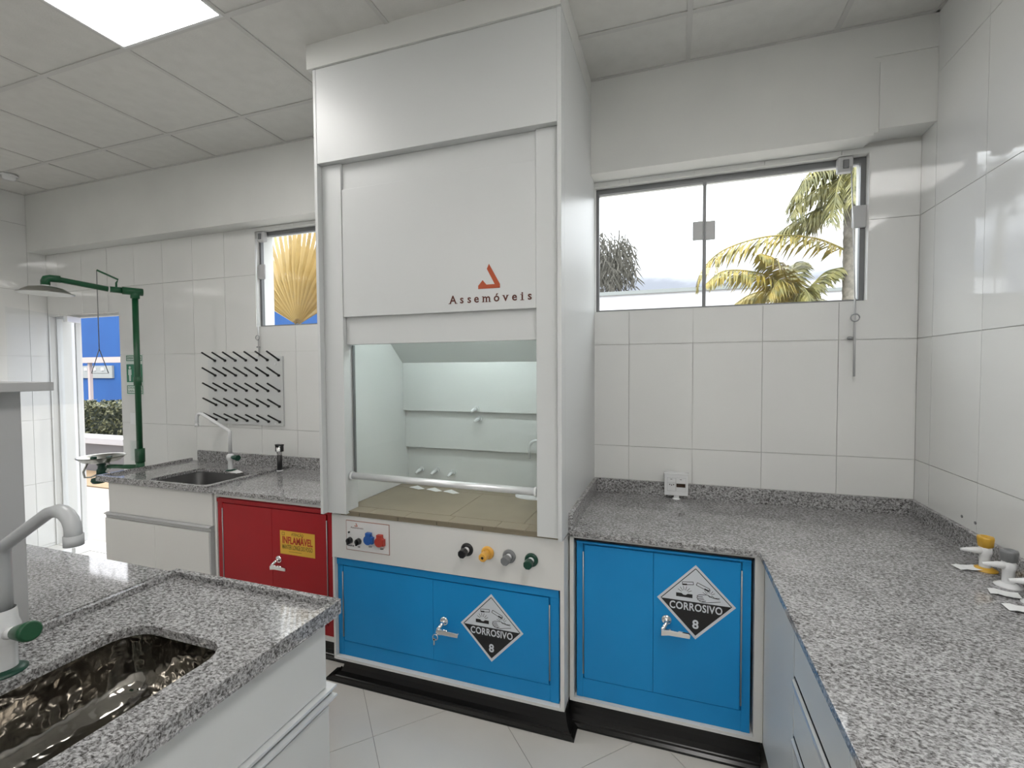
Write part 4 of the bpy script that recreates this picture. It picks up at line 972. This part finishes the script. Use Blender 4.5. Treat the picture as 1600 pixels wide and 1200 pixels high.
# ---------------------------------------------------------------- island bench in the foreground
IX0, IX1, IY = -1.650, -.952, -1.465
HX0, HX1, HY1, HY0 = -1.447, -1.082, -1.715, -2.30
iw = thing('island_sink_worktop', (-1.3, -2.3, .86), 'near island worktop in grey granite with a raised rim and a large sink', 'worktop')
holed(IX0, IX1, -3.6, IY, HX0, HX1, HY0, HY1, .075, .862, .886).build('slab', 'granite', iw)
m = MB(); m.box(IX0, IX0+.020, -3.6, IY-.020, .8855, .906); m.box(IX0, IX1+.0006, IY-.020, IY+.0006, .861, .906); m.box(IX1-.020, IX1+.0006, -3.6, IY-.020, .861, .906)
m.build('raised_edge', 'granite', iw, .0015)
bo = bowl(HX0-.004, HX1+.004, HY0-.004, HY1+.004, .075, [(0, .8615), (.0, .858), (.003, .84), (.006, .80), (.012, .74), (.03, .715), (.07, .702), (.12, .698), (.17, .696)])
sk = bo.build('basin', 'sink', iw)
MB().lathe((-1.265, -2.0, .697), [(.0, .001), (.045, .001), (.055, .004), (.06, 0)], 24).build('drain', 'chrome', iw)
# flared rim of the steel basin (slightly dented lip under the stone)
iw2 = thing('island_plain_worktop', (-2.2, -2.3, .86), 'flat grey granite worktop on the far side of the island, reflecting the doorway', 'worktop')
B(-2.66, IX0-.0005, -3.6, IY, .862, .892).build('slab', 'granite', iw2, .001)
ic = thing('island_cabinet', (-1.8, -2.4, 0), 'white island cabinet with long metal pull profiles under the near worktop', 'base cabinet')
m = MB(); m.box(-2.60, -1.50, -3.55, -1.498, ZP, .861); m.box(-1.50, -1.0, -3.55, -1.498, ZP, .69); m.box(-1.50, -1.0, -1.69, -1.498, .69, .861)
m.build('carcass', 'lam', ic)
B(-.9995, -.980, -3.55, -1.500, .652, .8612).build('front_panel', 'lam', ic, .001)
def pp(m, zt, xo):
    return m.prism([(xo-.02, zt), (xo+.018, zt-.001), (xo+.020, zt-.006), (xo+.012, zt-.010), (xo+.003, zt-.018), (xo+.002, zt-.026), (xo-.02, zt-.026)], 'y', -3.55, -1.478)
pp(MB(), .650, -.980).build('pull_profile', 'silver', ic, .0006)
pp(MB(), .622, -.978).build('pull_profile', 'silver', ic, .0006)
B(-.9995, -.974, -2.45, -1.498, .145, .594).build('door', 'lam', ic, .001)
B(-.9995, -.974, -3.5, -2.453, .145, .594).build('door', 'lam', ic, .001)
B(-2.5, -1.04, -3.5, -1.55, .002, ZP-.001).build('skirting', 'black', ic)
# reagent rack
rk = thing('reagent_shelf', (-1.85, -2.6, .892), 'light grey raised shelf with a solid side panel on the island, left picture edge', 'shelf')
B(-1.98, -1.722, -3.4, -1.812, .8925, 1.543).build('side_panel', 'lamg', rk, .001)
B(-2.06, -1.655, -3.45, -1.772, 1.5435, 1.568).build('shelf_board', 'lamg', rk, .0015)
# foreground faucet
ff = thing('island_faucet', (-1.497, -1.955, .886), 'large grey swan neck faucet with a green handle at the island sink', 'faucet')
fx, fy = -1.502, -1.955
MB().lathe((fx, fy, .8865), [(0, 0), (.040, 0), (.040, .003), (.030, .010), (.022, .012), (0, .012)], 32).build('flange', 'dgreen', ff)
MB().lathe((fx, fy, .898), [(.0235, 0), (.0235, .055), (.027, .06), (.031, .075), (.031, .098), (.027, .112), (.0265, .118), (.025, .135), (.0235, .140)], 28).build('body', 'wplastic', ff)
pts = [(fx, fy, 1.03), (fx, fy, 1.12), (fx, fy, 1.165), (fx+.008, fy, 1.185), (fx+.022, fy, 1.192), (fx+.19, fy, 1.284)]
pts += [(fx+.230+.045*math.sin(t), fy, 1.255+.038*math.cos(t)) for t in (-.35, -.1, .25, .6, .95, 1.3, 1.57)] + [(fx+.2755, fy, 1.235)]
MB().tube(pts, [.0195]*3+[.018, .0135]+[.0130]*2+[.0145]*(len(pts)-7), 18).build('swan_neck', 'gplastic', ff)
MB().cyl((fx+.2755, fy, 1.245), (fx+.2755, fy, 1.222), .0170, n=20).build('outlet', 'gplastic', ff)
MB().tube([(fx+.024, fy, .985), (fx+.052, fy, .992)], [.015, .012], 16).build('valve_stem', 'wplastic', ff)
MB().tube([(fx+.050, fy, .991), (fx+.055, fy, .992), (fx+.100, fy, 1.002), (fx+.108, fy, 1.004), (fx+.112, fy, 1.005)], [.013, .015, .022, .022, .018], 18).build('handle', 'green', ff)
